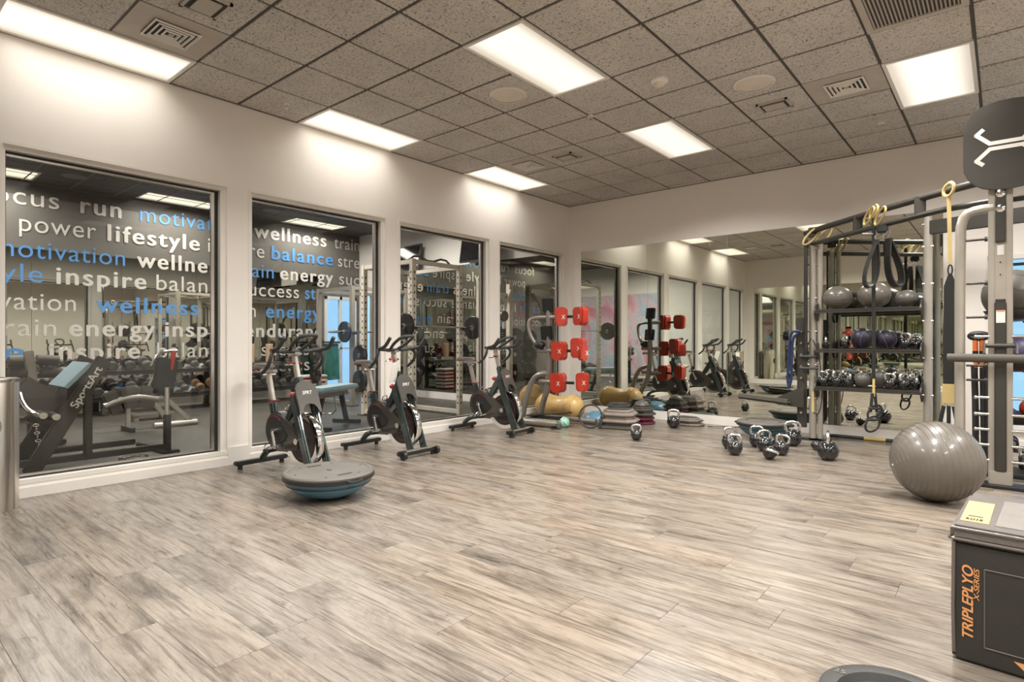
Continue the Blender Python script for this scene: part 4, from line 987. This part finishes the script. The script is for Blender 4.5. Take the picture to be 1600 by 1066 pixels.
# exercise balls on the top shelf
def gball(label, loc, r, m='greyball', sc=1., rings=(), grp=None, name='exercise_ball', ax=(0, 0, 1), cat='ball'):
    t = thing(name, label, cat, loc, 0, grp)
    b_(m).ball((0, 0, 0), r, 36, (1, 1, sc)).out('ball_skin', t)
    for k in rings: b_(m).torus(Vector(ax).normalized()*r*k, r*math.sqrt(1-k*k), .0016 if r < .25 else .0022, ax, 44, 6).out('rib', t)
    return t
SY_ = YR+.02
gball('grey exercise ball at the left end of the top shelf', (-1.50, SY_, 1.555+.138), .155, 'greyball', .89, (-.2, .2), 'balls on the rig top shelf')
gball('larger grey exercise ball in the middle of the top shelf', (-1.13, SY_, 1.555+.150), .166, 'greyball', .90, (-.15, .15), 'balls on the rig top shelf', ax=(1, 0, .3))
gball('small dark ball at the right end of the top shelf', (-.82, SY_-.02, 1.555+.095), .112, 'darkball', .85, (0,), 'balls on the rig top shelf')
def medball(label, loc, r, st, ax):
    t = thing('medicine_ball', label, 'ball', loc, 0, 'black and purple medicine balls'); b_('purpled').ball((0, 0, 0), r, 30).out('ball_skin', t)
    for k in st: b_('purple').torus(Vector(ax).normalized()*r*k, r*math.sqrt(1-k*k)*.985, r*.06, ax, 36, 8).out('purple_stripe', t)
    return t
medball('black medicine ball with purple stripes, left one on the middle shelf', (-1.24, SY_-.03, 1.096+.118), .118, (-.45, .45), (1, -.5, -.3))
medball('black medicine ball with purple stripes, right one on the middle shelf', (-1.02, SY_+.03, 1.096+.108), .108, (-.3, .45), (1, .3, .4))
n_ = 0
for x, y, r, lb in [(-1.62, .0, .045, 'at the left end of the middle shelf'), (-1.42, .06, .050, 'beside the left purple ball on the middle shelf'), (-.83, .0, .062, 'near the right end of the middle shelf'), (-.74, .10, .050, 'behind at the right end of the middle shelf')]:
    kettlebell('kettlebell with chrome handle %s' % lb, (x, YR+y, 1.096), r, .3+x)
for k, (x, y, r) in enumerate([(-1.63, -.08, .060), (-1.60, .11, .064), (-1.49, -.08, .064), (-1.45, .12, .068), (-1.36, -.09, .055), (-1.30, .13, .062), (-.965, -.10, .060), (-.915, .11, .062), (-.84, -.08, .060), (-.785, .12, .058), (-.735, -.02, .045)]):
    kettlebell('kettlebell with chrome handle, %s from the left on the lower shelf' % ORD[k], (x, YR+y, .657), r, .5*k, group='kettlebells packed on the lower shelf')
gball('dark slam ball between kettlebells, left one on the lower shelf', (-1.235, YR-.05, .656+.085), .085, 'darkball', 1, (0,), 'slam balls on the lower shelf', 'slam_ball')
gball('dark slam ball between kettlebells, right one on the lower shelf', (-1.085, YR+.09, .656+.100), .100, 'darkball', 1, (0,), 'slam balls on the lower shelf', 'slam_ball')

# big ball on the floor
t = thing('exercise_ball', 'big grey ribbed exercise ball on the floor in front of the rig', 'ball', (-.386, 5.33, .292))
b_('greyball').ball((0, 0, 0), .296, 64, (1, 1, .985)).out('ball_skin', t)
ax = Vector((-.80, -.46, -.12)).normalized()
for k in (-.72, -.6, -.46, -.32, -.18, -.04, .10, .24, .37, .49, .59, .68, .76, .83, .89, .94, .975): b_('greyball').torus(ax*.295*k, .2952*math.sqrt(1-k*k), .0013, ax, 72, 6).out('rib', t)
b_('white').lathe([(.0, .004), (.006, .004), (.009, 0)], 14, ax*.294, ax).out('valve', t)

# ball rack behind the mast
t = thing('ball_rack', 'dark rack with dish trays holding balls behind the right mast', 'ball rack', (.06, 6.75, 0))
b_('silver').tube([(.24, .24, 0), (.24, .24, 1.9)], .035, 12).out('post', t)
b_('black').bb(-.16, .36, -.16, .32, 0, .03, bev=.01).out('base', t)
for z, r in ((1.42, .21), (.98, .30), (.52, .27)):
    b_('darkmetal').lathe([(0, -.07), (r*.5, -.06), (r*.85, -.02), (r, .03), (r-.012, .032), (r*.83, -.01), (r*.5, -.048), (0, -.055)], 30, (0, 0, z)).out('dish', t)
    b_('darkmetal').beam((.08, .08, z-.06), (.24, .24, z-.06), .05, .03).out('arm', t)
gball('large dark leather wall ball on the top dish behind the mast', (.06, 6.75, 1.42+.165), .225, 'darkball', 1, (0, .6), 'balls in the dish rack', 'leather_ball', (.3, .2, 1))
gball('dusky purple ball on the middle dish behind the mast', (.06, 6.74, .98+.10), .15, 'purple', 1, (.0,), 'balls in the dish rack', 'medicine_ball')
gball('orange rubber ball on the lower dish, left', (-.03, 6.70, .50+.10), .085, 'orange', 1, (.2,), 'balls in the dish rack', 'rubber_ball')
gball('blue rubber ball on the lower dish below the orange one', (.03, 6.58, .50+.06), .055, 'blue', 1, (), 'balls in the dish rack', 'rubber_ball')
gball('red-orange rubber ball on the lower dish, right', (.18, 6.76, .50+.10), .085, 'red', 1, (), 'balls in the dish rack', 'rubber_ball')
# low shelf behind with dumbbells
t = thing('low_rack', 'low dark rack behind the mast base with dumbbells on it', 'rack', (.45, 7.35, 0))
for z in (.16, .42): b_('darkmetal').bb(-.52, .6, -.16, .16, z-.02, z, bev=.004).out('shelf', t)
for xx in (-.5, .58):
    for yy in (-.14, .14): b_('darkmetal').bb(xx-.02, xx+.02, yy-.02, yy+.02, 0, .42).out('leg', t)
def dumbbell_mesh(r, L_, m='black', cap='steel', hexa=False):
    q = B(); n = 6 if hexa else 20
    for s_ in (-1, 1):
        q.m(m).cyl((0, s_*L_*.22, 0), (0, s_*L_*.5, 0), r, n, bev=.008)
        q.m(cap).cyl((0, s_*L_*.497, 0), (0, s_*L_*.505, 0), r*.62, 16)
    q.m('steel').cyl((0, -L_*.25, 0), (0, L_*.25, 0), .014, 10)
    o = q.out('dumbbell'); return o
src = dumbbell_mesh(.055, .26)
first = True
for k, (x, z) in enumerate([(.05, .42), (.20, .42), (.35, .42), (.50, .42), (.05, .16), (.22, .16), (.40, .16)]):
    o = src if first else src.copy()
    if not first: COL.objects.link(o)
    first = False; o.location = (x, 7.35, z+.055)
    tag(o, 'black dumbbell, %s from the left on the %s level of the low rack' % (ORD[k % 4], 'upper' if z > .3 else 'lower'), 'dumbbell', 'dumbbells on the low rack')
kettlebell('kettlebell with shiny handle behind the foot of the mast, left', (-.10, 6.98, .0), .075, .2)
kettlebell('kettlebell behind the foot of the mast, right', (.17, 7.02, .0), .08, .2)

# ------------------------------------------------------------ soft jump box, plate, bin
t = thing('jump_box', 'large soft dark jump box in the lower right corner', 'jump box', (-.15, 2.715, 0), -.06)
W_, D_, H_ = .76, .63, .50
b_('ply').bb(0, W_, 0, D_, 0, H_-.055, bev=.012).out('body', t)
lid = b_('plysil').bb(-.006, W_+.006, -.006, D_+.006, H_-.055, H_, bev=.014).out('lid', t)
b_('plytop').bb(.12, W_-.12, .075, D_-.10, H_, H_+.002).out('top_panel', lid)
for pts in ([(.006, .0, .03), (.004, -.004, .2), (.006, -.003, H_-.06)], [(0, -.006, H_-.05), (W_, -.006, H_-.05)], [(-.006, 0, H_-.05), (-.006, D_, H_-.05)], [(0, -.006, H_-.01), (W_, -.006, H_-.01)]):
    b_('plysil').tube(pts, .006, 8).out('piping', t)
b_('labelyellow').box((.055, .26, H_+.0012), (.085, .36, .002), (0, 0, .02)).out('yellow_label', t)
for dx, dy, a_, b2 in ((.055, .12, .05, .03), (.055, .17, .045, .012)): b_('black').box((dx, dy, H_+.0026), (a_, b2, .0008)).out('label_print', t)
for k in range(4): b_('labelyellow').box((.042+k*.009, .12, H_+.0032), (.004, .028, .0008)).out('label_print', t)
fm = frame_mtx((.062, -.001, .093), (0, 0, 1), (-1, 0, 0))
word('TRIPLEPLYO', .267, .045, 'orangeprint', fm, t, depth=.001, ital=.22, bold=.03)
word('X-SERIES', .116, .022, 'orangeprint', frame_mtx((.080, -.001, .237), (0, 0, 1), (-1, 0, 0)), t, depth=.001, ital=.22, bold=.02)
q = B().m('plysil'); x0, x1, z0, z1 = .095, .665, .073, .355
for a, b2 in (((x0, z0), (x1, z0)), ((x1, z0), (x1, z1)), ((x1, z1), (x0, z1)), ((x0, z1), (x0, z0))): q.tube([(a[0], -.001, a[1]), (b2[0], -.001, b2[1])], .0022, 6)
q.out('stitched_panel', t)
b_('orangeprint').quad((.215, -.0015, .02), (.30, -.0015, .02), (.25, -.0015, .055), (.175, -.0015, .055)).out('print_corner', t)
t = thing('weight_plate', 'dark rubber weight plate lying on the floor at the bottom edge', 'weight plate', (-.262, 2.185, 0))
b_('rubber').lathe([(.045, .01), (.045, .03), (.06, .034), (.075, .022), (.15, .020), (.165, .044), (.205, .048), (.215, .042), (.218, .02), (.212, .004), (.2, 0), (.05, 0), (.045, .01)], 60).out('plate', t)
b_('steel').lathe([(.026, .003), (.026, .034), (.045, .034), (.045, .003)], 32).out('hub_ring', t)
for a_ in (2.75, .6): word('25', .035, .035, 'greytube', frame_mtx((.187*math.cos(a_)-.015, .187*math.sin(a_)-.01, .0478), (1, 0, 0), (0, 1, 0)), t, depth=.0008)
t = thing('waste_bin', 'brushed steel cylindrical waste bin with a round side opening, left edge', 'waste bin', (-5.44, .735, 0), 0)
hd = Vector((.99, -.15, 0)).normalized()
b_('brushed').lathe([(0, .0), (.185, 0), (.185, .90), (.178, .915), (0, .915)], 56).out('body', t)
pts = [Vector((.1862*math.cos(-.10+.42*math.cos(a_)), .1862*math.sin(-.10+.42*math.cos(a_)), .597+.085*math.sin(a_))) for a_ in [2*PI*k/28 for k in range(28)]]
q = B().m('slotdark'); rings = []
for s_ in (0., .25, .5, .75, 1.):
    rings.append([q.bm.verts.new((.1862*math.cos(-.10+.42*s_*math.cos(a_)), .1862*math.sin(-.10+.42*s_*math.cos(a_)), .597+.085*s_*math.sin(a_))) for a_ in [2*PI*k/28 for k in range(28)]] if s_ else [q.bm.verts.new((.1862*math.cos(-.10), .1862*math.sin(-.10), .597))])
for k in range(28): q.bm.faces.new((rings[0][0], rings[1][k], rings[1][(k+1) % 28]))
for a, b2 in zip(rings[1:], rings[2:]):
    for k in range(28): q.bm.faces.new((a[k], b2[k], b2[(k+1) % 28], a[(k+1) % 28]))
q.out('opening', t)
b_('steel').tube(pts, .004, 6, closed=True).out('opening_rim', t)
b_('steel').lathe([(.1865, .895), (.190, .90), (.190, .915), (.180, .92), (.176, .915)], 56).out('top_rim', t)

# ------------------------------------------------------------ gym equipment beyond the glass
def onx(px, py, x):
    a = (px-800)/FPX; d = Vector((a*CY-SY, a*SY+CY, -(py-533.6)/FPX)); k = x/d.x
    return Vector((d.x*k, d.y*k, d.z*k+EYE))
# dumbbell rack along the lettered wall
RX = -11.12
t = thing('dumbbell_rack', 'long two-tier dumbbell rack along the lettered gym wall', 'dumbbell rack', (RX, 3.75, 0))
for z, dx in ((.80, -.12), (.40, .10)):
    q = B().m('darkmetal').box((dx, 0, z-.10), (.40, 5.3, .03), (0, .30, 0)); q.out('tray', t, smooth=False)
    b_('black').box((dx+.18, 0, z-.13), (.03, 5.3, .07), (0, .3, 0)).out('tray_lip', t, smooth=False)
for k in range(4):
    y = -2.6+k*1.733
    b_('darkmetal').beam((-.28, y, .02), (.32, y, .02), .08, .04).beam((-.22, y, .02), (-.22, y, .78), .06, .08).beam((-.2, y, .66), (.05, y, .62), .05, .06).beam((-.2, y, .28), (.22, y, .24), .05, .06).beam((.2, y, .02), (.15, y, .26), .05, .06).out('leg', t, smooth=False)
srcs = {}
for m_ in ('black', 'brown', 'darkball'):
    q = B()
    for s_ in (-1, 1):
        q.m(m_).cyl((s_*.075, 0, 0), (s_*.155, 0, 0), .088, 20, bev=.012); q.m('steel').lathe([(.062, .157), (.066, .159), (.070, .157)], 20, (0, 0, 0), (s_, 0, 0)).m('darkball').cyl((s_*.155, 0, 0), (s_*.158, 0, 0), .05, 16)
    q.m('steel').cyl((-.08, 0, 0), (.08, 0, 0), .016, 10); o = q.out('dumbbell'); srcs[m_] = [o, True]
for tier, (z, dx) in enumerate(((.80, -.12), (.40, .10))):
    for k in range(20):
        y = 1.27+k*.255
        if tier == 0 and (5.2 < y < 6.1): continue
        m_ = 'brown' if (tier == 1 and k in (12, 13)) else ('darkball' if (k*7+tier) % 3 == 0 else 'black')
        o, fresh = srcs[m_]
        if fresh: srcs[m_][1] = False
        else: o = o.copy(); COL.objects.link(o)
        sc = .8+.2*math.sin(k*.9+tier); o.scale = (.9, min(1, sc+.15), min(1, sc+.15)); o.location = (RX+dx+.02, y, z+.005); o.rotation_euler = (0, .30, 0)
        tag(o, '%s round-head dumbbell, %s from the left on the %s tier of the gym rack' % ({'brown': 'brown', 'darkball': 'dark grey', 'black': 'black'}[m_], ORD[k if tier or y < 5.2 else k-3], ('upper', 'lower')[tier]), 'dumbbell', 'dumbbells on the gym rack, %s tier' % ('upper', 'lower')[tier])
for k, y in enumerate((5.40, 5.78)):
    tag(b_('tan').cyl((RX-.12, y, .76), (RX-.12, y, 1.13), .07, 18, bev=.01).out('foam_roller', None), 'tan foam roller standing on the gym rack, %s of two' % ('left', 'right')[k], 'foam roller', 'tan foam rollers')
# leg press close behind the first window
LX = -6.66
t = thing('leg_press', 'large dark leg press with slanted rails and a blue-grey platform, behind the first window', 'leg press', (LX, 1.2, 0))
T0 = Vector((LX, 1.2, 0))
def gp(px, py, x=LX): return onx(px, py, x)-T0
a0, a1 = gp(46, 742), gp(163, 560)
for dx in (0, -.58):
    v_ = Vector((dx, 0, 0)); rl = b_('darkmetal').beam(a0+v_, a1+v_, .13, .055, bev=.01, up=(1, 0, 0)).out('rail', t)
    if dx == 0:
        d = (a1-a0).normalized(); up = Vector((1, 0, 0)).cross(d)
        word('SportsArt', .42, .10, 'white', frame_mtx(a0+d*.66+Vector((.029, 0, 0))+up*-.03, d, up), t, bold=.02, depth=.001)
        word('A999', .10, .05, 'white', frame_mtx(a0+d*1.26+Vector((.029, 0, 0))+up*-.02, d, up), t, depth=.001)
q = B().m('padblue'); c = [gp(157, 574), gp(118, 612), gp(118, 612)+Vector((-.58, .0, .0)), gp(157, 574)+Vector((-.58, .0, 0))]
n_ = Vector((1, 0, 0)).cross(d).normalized()
c = [p+n_*.10 for p in c]
va_ = [q.bm.verts.new(p) for p in c]; vb_ = [q.bm.verts.new(p-n_*.035) for p in c]
q._f([q.bm.faces.new(va_), q.bm.faces.new(vb_[::-1])]+[q.bm.faces.new((va_[i], va_[(i+1) % 4], vb_[(i+1) % 4], vb_[i])) for i in range(4)]); q.out('foot_platform', t, smooth=False)
b_('darkmetal').beam(gp(137, 608), gp(137, 716), .08, .06, bev=.006).out('strut', t)
b_('darkmetal').beam((0, -.25, .09), (0, 1.15, .09), .07, .06, bev=.008).out('base_bar', t)
b_('darkmetal').beam((-.58, -.25, .09), (-.58, 1.0, .09), .07, .06, bev=.008).out('base_bar', t)
b_('darkmetal').beam((.10, 1.17, .03), (-.75, 1.10, .03), .09, .05, bev=.01).out('cross_foot', t)
b_('darkmetal').beam((0, 1.12, .05), (0, 1.12, .42), .06, .06, bev=.006).out('end_post', t)
b_('steel').cyl((0, 1.12, .42), (0, 1.12, .70), .022, 12).out('end_tube', t)
for py_, px_ in ((650, 82), (648, 62)):
    p = gp(px_, py_); b_('steel').cyl(p+Vector((-.1, 0, 0)), p+Vector((.14, 0, 0)), .035, 16, bev=.006).out('weight_horn', t)
b_('darkball').beam(gp(36, 640, -6.95), gp(72, 606, -6.95), .38, .07, bev=.025, up=(1, 0, 0)).out('back_pad', t)
b_('steel').tube([gp(30, 612, -6.9), gp(34, 628, -6.8), gp(44, 642, -6.72), gp(60, 648, -6.7)], .016, 8, 2).out('handle', t)
b_('darkball').beam(gp(62, 672, -6.95), gp(84, 650, -6.95), .34, .08, bev=.025, up=(1, 0, 0)).out('seat_pad', t)
q = B().m('steel')
for k in range(6): q.torus(gp(54, 664)+Vector((.05, .004*k, -.035*k)), .016, .004, (0, 1, 0) if k % 2 else (1, 0, 0), 12, 6, (.7, 1.2))
q.out('chain', t)
# plates on the gym floor
for k, (x, y, r) in enumerate([(-6.60, 1.66, .165), (-6.68, 2.02, .13)]):
    t = thing('weight_plate', ['larger dark weight plate flat on the gym floor behind the first window', 'smaller dark weight plate flat on the gym floor, right of the larger one'][k], 'weight plate', (x if k else -6.42, y if k else 1.60, 0))
    b_('greytube').lathe([(.03, 0), (.03, .03), (.06, .03), (.07, .018), (r*.75, .018), (r*.8, .032), (r*.96, .032), (r, .02), (r*.97, 0), (.03, 0)], 36).out('plate', t)
# roller machine far left
t = thing('leg_curl_machine', 'grey machine with foam rollers on a light upright, far left behind glass', 'exercise machine', (-8.2, 1.25, 0))
T0 = Vector((-8.2, 1.25, 0))
def g2(px, py, x=-8.2): return onx(px, py, x)-T0
b_('silver').beam(g2(44, 548), g2(52, 606), .10, .08, bev=.008).out('upright', t)
b_('darkmetal').beam(g2(50, 600), (g2(50, 600).x, g2(50, 600).y, .03), .09, .08, bev=.008).out('column', t)
b_('darkmetal').beam((0, -.5, .04), (0, .55, .04), .10, .06, bev=.01).out('base', t)
for (p0, p1) in (((12, 565), (36, 566)), ((56, 562), (92, 564)), ((12, 583), (42, 584)), ((62, 582), (97, 583))):
    b_('foam').cyl(g2(*p0), g2(*p1), .060, 18, bev=.01).out('roller', t)
for py_ in (564, 583): b_('steel').cyl(g2(14, py_), g2(98, py_), .014, 10).out('axle', t)
b_('darkball').beam(g2(60, 604), g2(92, 610), .30, .06, bev=.02).out('seat_pad', t)
b_('black').beam(g2(70, 606), (g2(70, 606).x, g2(70, 606).y, .04), .07, .06).out('seat_post', t)
# bench
t = thing('ab_bench', 'grey padded workout bench with splayed silver legs, behind the first window', 'bench', (-8.8, 3.0, 0))
T0 = Vector((-8.8, 3.0, 0))
def g3(px, py, x=-8.8): return onx(px, py, x)-T0
b_('greytube').tube([g3(163, 636), g3(185, 626), g3(215, 620), g3(246, 624)], .05, 14, 2).out('pad_edge', t)
q = B().m('darkball')
for a, b2 in zip([(165, 634), (188, 625), (216, 619)], [(188, 625), (216, 619), (245, 622)]): q.beam(g3(*a), g3(*b2), .30, .07, bev=.02, up=(1, 0, 0))
q.out('seat_pad', t)
b_('black').beam(g3(262, 560), g3(252, 618), .28, .07, bev=.02, up=(1, 0, 0)).out('back_pad', t)
b_('silver').beam(g3(238, 626), g3(266, 662), .05, .06, bev=.006).out('leg', t)
b_('silver').beam(g3(256, 620), g3(300, 660), .05, .06, bev=.006).out('leg', t)
b_('silver').beam(g3(249, 645), g3(272, 644), .03, .03).out('brace', t)
b_('silver').cyl(g3(240, 666), g3(308, 659), .045, 14, bev=.008).out('foot_tube', t)
b_('steel').tube([g3(236, 572), g3(243, 556), g3(258, 549), g3(278, 549)], .018, 8, 2).out('handle', t)
b_('red').beam(g3(272, 548), g3(266, 578), .10, .04, bev=.01).out('red_panel', t)
b_('steel').beam(g3(246, 575), g3(228, 610), .02, .02).out('stay', t)
b_('silver').beam(g3(200, 622), (g3(200, 622).x, g3(200, 622).y, .03), .05, .05, bev=.004).out('front_post', t)
b_('darkmetal').beam((g3(200, 622).x-.2, g3(200, 622).y, .03), (g3(200, 622).x+.2, g3(200, 622).y, .03), .05, .06).out('foot', t)
# low stool further back
t = thing('step_stool', 'low silver framed step stool on the gym floor behind the bench', 'stool', (-9.9, 3.2, 0))
for z in (.12, .24, .34): b_('greytube').bb(-.16+z*.2, .16-z*.2, -.30+z*.3, .30-z*.3, z-.05, z, bev=.01).out('tread', t)
for s_ in (-1, 1): b_('greytube').bb(-.12, .12, s_*.2-.03, s_*.2+.03, 0, .07).out('runner', t)

def plates(q, c, ax, r, th=.05, m='black'):
    c = Vector(c); ax = Vector(ax).normalized(); q.m(m).cyl(c-ax*th/2, c+ax*th/2, r, 26, bev=.01); q.m('steel').cyl(c-ax*(th/2+.004), c+ax*(th/2+.004), .04, 14); return q
def power_rack(label, xs, ys, H, m, barz, holes=True, pull=True):
    cx, cy = sum(xs)/2, sum(ys)/2; t = thing('power_rack', label, 'squat rack', (cx, cy, 0), 0, 'power racks in the gym')
    X = [x-cx for x in xs]; Y = [y-cy for y in ys]
    for x in X:
        for y in Y:
            p = b_(m).bb(x-.038, x+.038, y-.038, y+.038, 0, H, bev=.005).out('upright', t)
            if holes:
                q = B().m('slotdark')
                for k in range(int(H/.10)-2): q.box((x+.0385, y, .2+k*.10), (.001, .024, .030)).box((x, y-.0385, .2+k*.10), (.024, .001, .030))
                o = q.out('adjustment_holes', p, smooth=False); o['kind'] = 'stuff'
            b_('darkmetal').bb(x-.08, x+.08, y-.08, y+.08, 0, .015).out('foot_plate', p)
    for y in Y: b_(m).beam((X[0], y, H-.04), (X[1], y, H-.04), .06, .06).beam((X[0], y, .06), (X[1], y, .06), .06, .06).out('side_beam', t)
    for x in X: b_(m).beam((x, Y[0], H-.04), (x, Y[1], H-.04), .06, .06).out('cross_beam', t)
    if pull: b_('darkmetal').tube([(X[1]-.15, Y[0], H-.03), (X[1]-.15, Y[0]+.2, H+.10), (X[1]-.15, 0, H), (X[1]-.15, Y[1]-.2, H+.10), (X[1]-.15, Y[1], H-.03)], .017, 8, 1).out('pull_up_bar', t)
    bx = X[1]+.09
    for y in Y: b_('darkmetal').beam((X[1], y, barz-.03), (bx+.04, y, barz-.03), .05, .03).out('bar_hook', t)
    b = thing('barbell', 'steel barbell with black plates resting on %s' % label.split(' with ')[0], 'barbell', (cx+bx, cy, barz), 0, 'barbells on the racks')
    b_('steel').cyl((0, Y[0]-.55, 0), (0, Y[1]+.55, 0), .015, 12).out('bar', b)
    for s_, yy in ((-1, Y[0]-.22), (1, Y[1]+.22)):
        plates(B(), (0, yy, 0), (0, 1, 0), .19).out('plate', b); b_('steel').cyl((0, yy-s_*.06, 0), (0, yy+s_*.3, 0), .024, 12).out('sleeve', b)
    for s_, z in ((-1, .55), (-1, .95), (1, .55), (1, .95)):
        y = Y[0] if s_ < 0 else Y[1]
        plates(B(), (X[0], y+s_*.08, z), (0, 1, 0), .18, .045).out('stored_plate', t)
    return t
power_rack('light grey power rack near the blue glazed door with a barbell', (-10.2, -9.1), (6.25, 7.5), 2.2, 'silver', 1.35, holes=False, pull=False)
power_rack('pale perforated power rack behind the third window with pull-up bars', (-7.85, -6.66), (5.62, 6.58), 2.40, 'offwhite', 1.40)
# arm machine behind the fourth window
t = thing('cable_machine', 'pale cable machine with raised angled arms behind the fourth window', 'exercise machine', (-6.75, 7.50, 0))
b_('offwhite').beam((0, -.35, 0), (0, -.35, 2.2), .09, .09, bev=.006).out('upright', t)
b_('offwhite').beam((0, .42, 0), (0, .42, 2.2), .09, .09, bev=.006).out('upright', t)
b_('offwhite').beam((0, -.35, 1.98), (0, .42, 1.98), .08, .10).out('cross_beam', t)
for s_ in (-1, 1):
    b_('offwhite').tube([(.06, .03+s_*.36, 2.08), (.12, .03+s_*.12, 1.80), (.12, .03+s_*.10, 1.4)], .028, 10, 1).out('arm', t)
    b_('greyball').lathe([(0, -.03), (.09, -.03), (.10, 0), (.09, .03), (0, .03)], 20, (.12, .03+s_*.10, 1.62), (1, 0, 0)).out('cam_disc', t)
b_('steel').bb(-.10, .0, -.14, .20, .1, 1.0).out('weight_stack', t)
b_('darkball').bb(.02, .28, -.12, .18, .42, .50, bev=.02).out('seat_pad', t)
b_('offwhite').bb(-.1, .3, -.4, .47, 0, .06, bev=.006).out('base', t)
for z in (.62, .95, 1.25): plates(B(), (.08, .50, z), (0, 1, 0), .17, .04).out('plate', t)
gball('amber exercise ball behind the fourth window, low by the corner', (-6.13, 7.80, .23), .23, 'amber', 1, (-.3, .3), None, 'exercise_ball')
# green mats, steps, flat bench
t = thing('exercise_mats', 'teal green folded exercise mats hanging by the blue glazed door', 'mats', (-11.2, 7.08, .38))
for k in range(5): b_('green').box((.03*k, .02+.01*k, .36), (.02, .26, .78), (.05, 0, 0), bev=.006).out('mat', t)
b_('darkmetal').bb(-.06, .2, -.14, .18, .76, .80).out('hanger', t)
b_('darkmetal').bb(-.40, -.36, -.05, .09, -.38, .82).out('hanger_post', t)
for k in range(6):
    t = thing('step_platform', 'white step with red feet, %s from the bottom in the gym stack' % ORD[k], 'step platform', (-10.60, 6.32, k*.085+.0), 0, 'red and white steps stacked in the gym')
    b_('red').bb(-.16, .16, -.22, .22, 0, .04, bev=.006).out('feet', t); b_('white').bb(-.18, .18, -.26, .26, .041, .084, bev=.01).out('deck', t)
t = thing('flat_bench', 'flat workout bench with pale blue pad behind the second window', 'bench', (-7.1, 4.55, 0), .5)
b_('padblue').bb(-.16, .16, -.50, .50, .50, .57, bev=.02).out('pad', t)
b_('greytube').beam((0, -.42, .46), (0, .42, .46), .06, .08).out('spine', t)
for s_ in (-1, 1):
    b_('darkmetal').beam((0, s_*.25, .46), (s_*.0, s_*.42, .04), .06, .06, bev=.006).beam((-.22, s_*.42, .03), (.22, s_*.42, .03), .06, .05, bev=.01).out('leg', t)
b_('steel').tube([(-.14, -.2, .44), (-.16, -.15, .2), (.16, -.15, .2), (.14, -.2, .44)], .012, 8, 1).out('frame_hoop', t)
tag(b_('foam').cyl((-6.35, 3.72, .04), (-6.2, 4.02, .04), .04, 14, bev=.008).out('foam_roller', None), 'short grey roller lying on the gym floor behind the second window', 'foam roller')
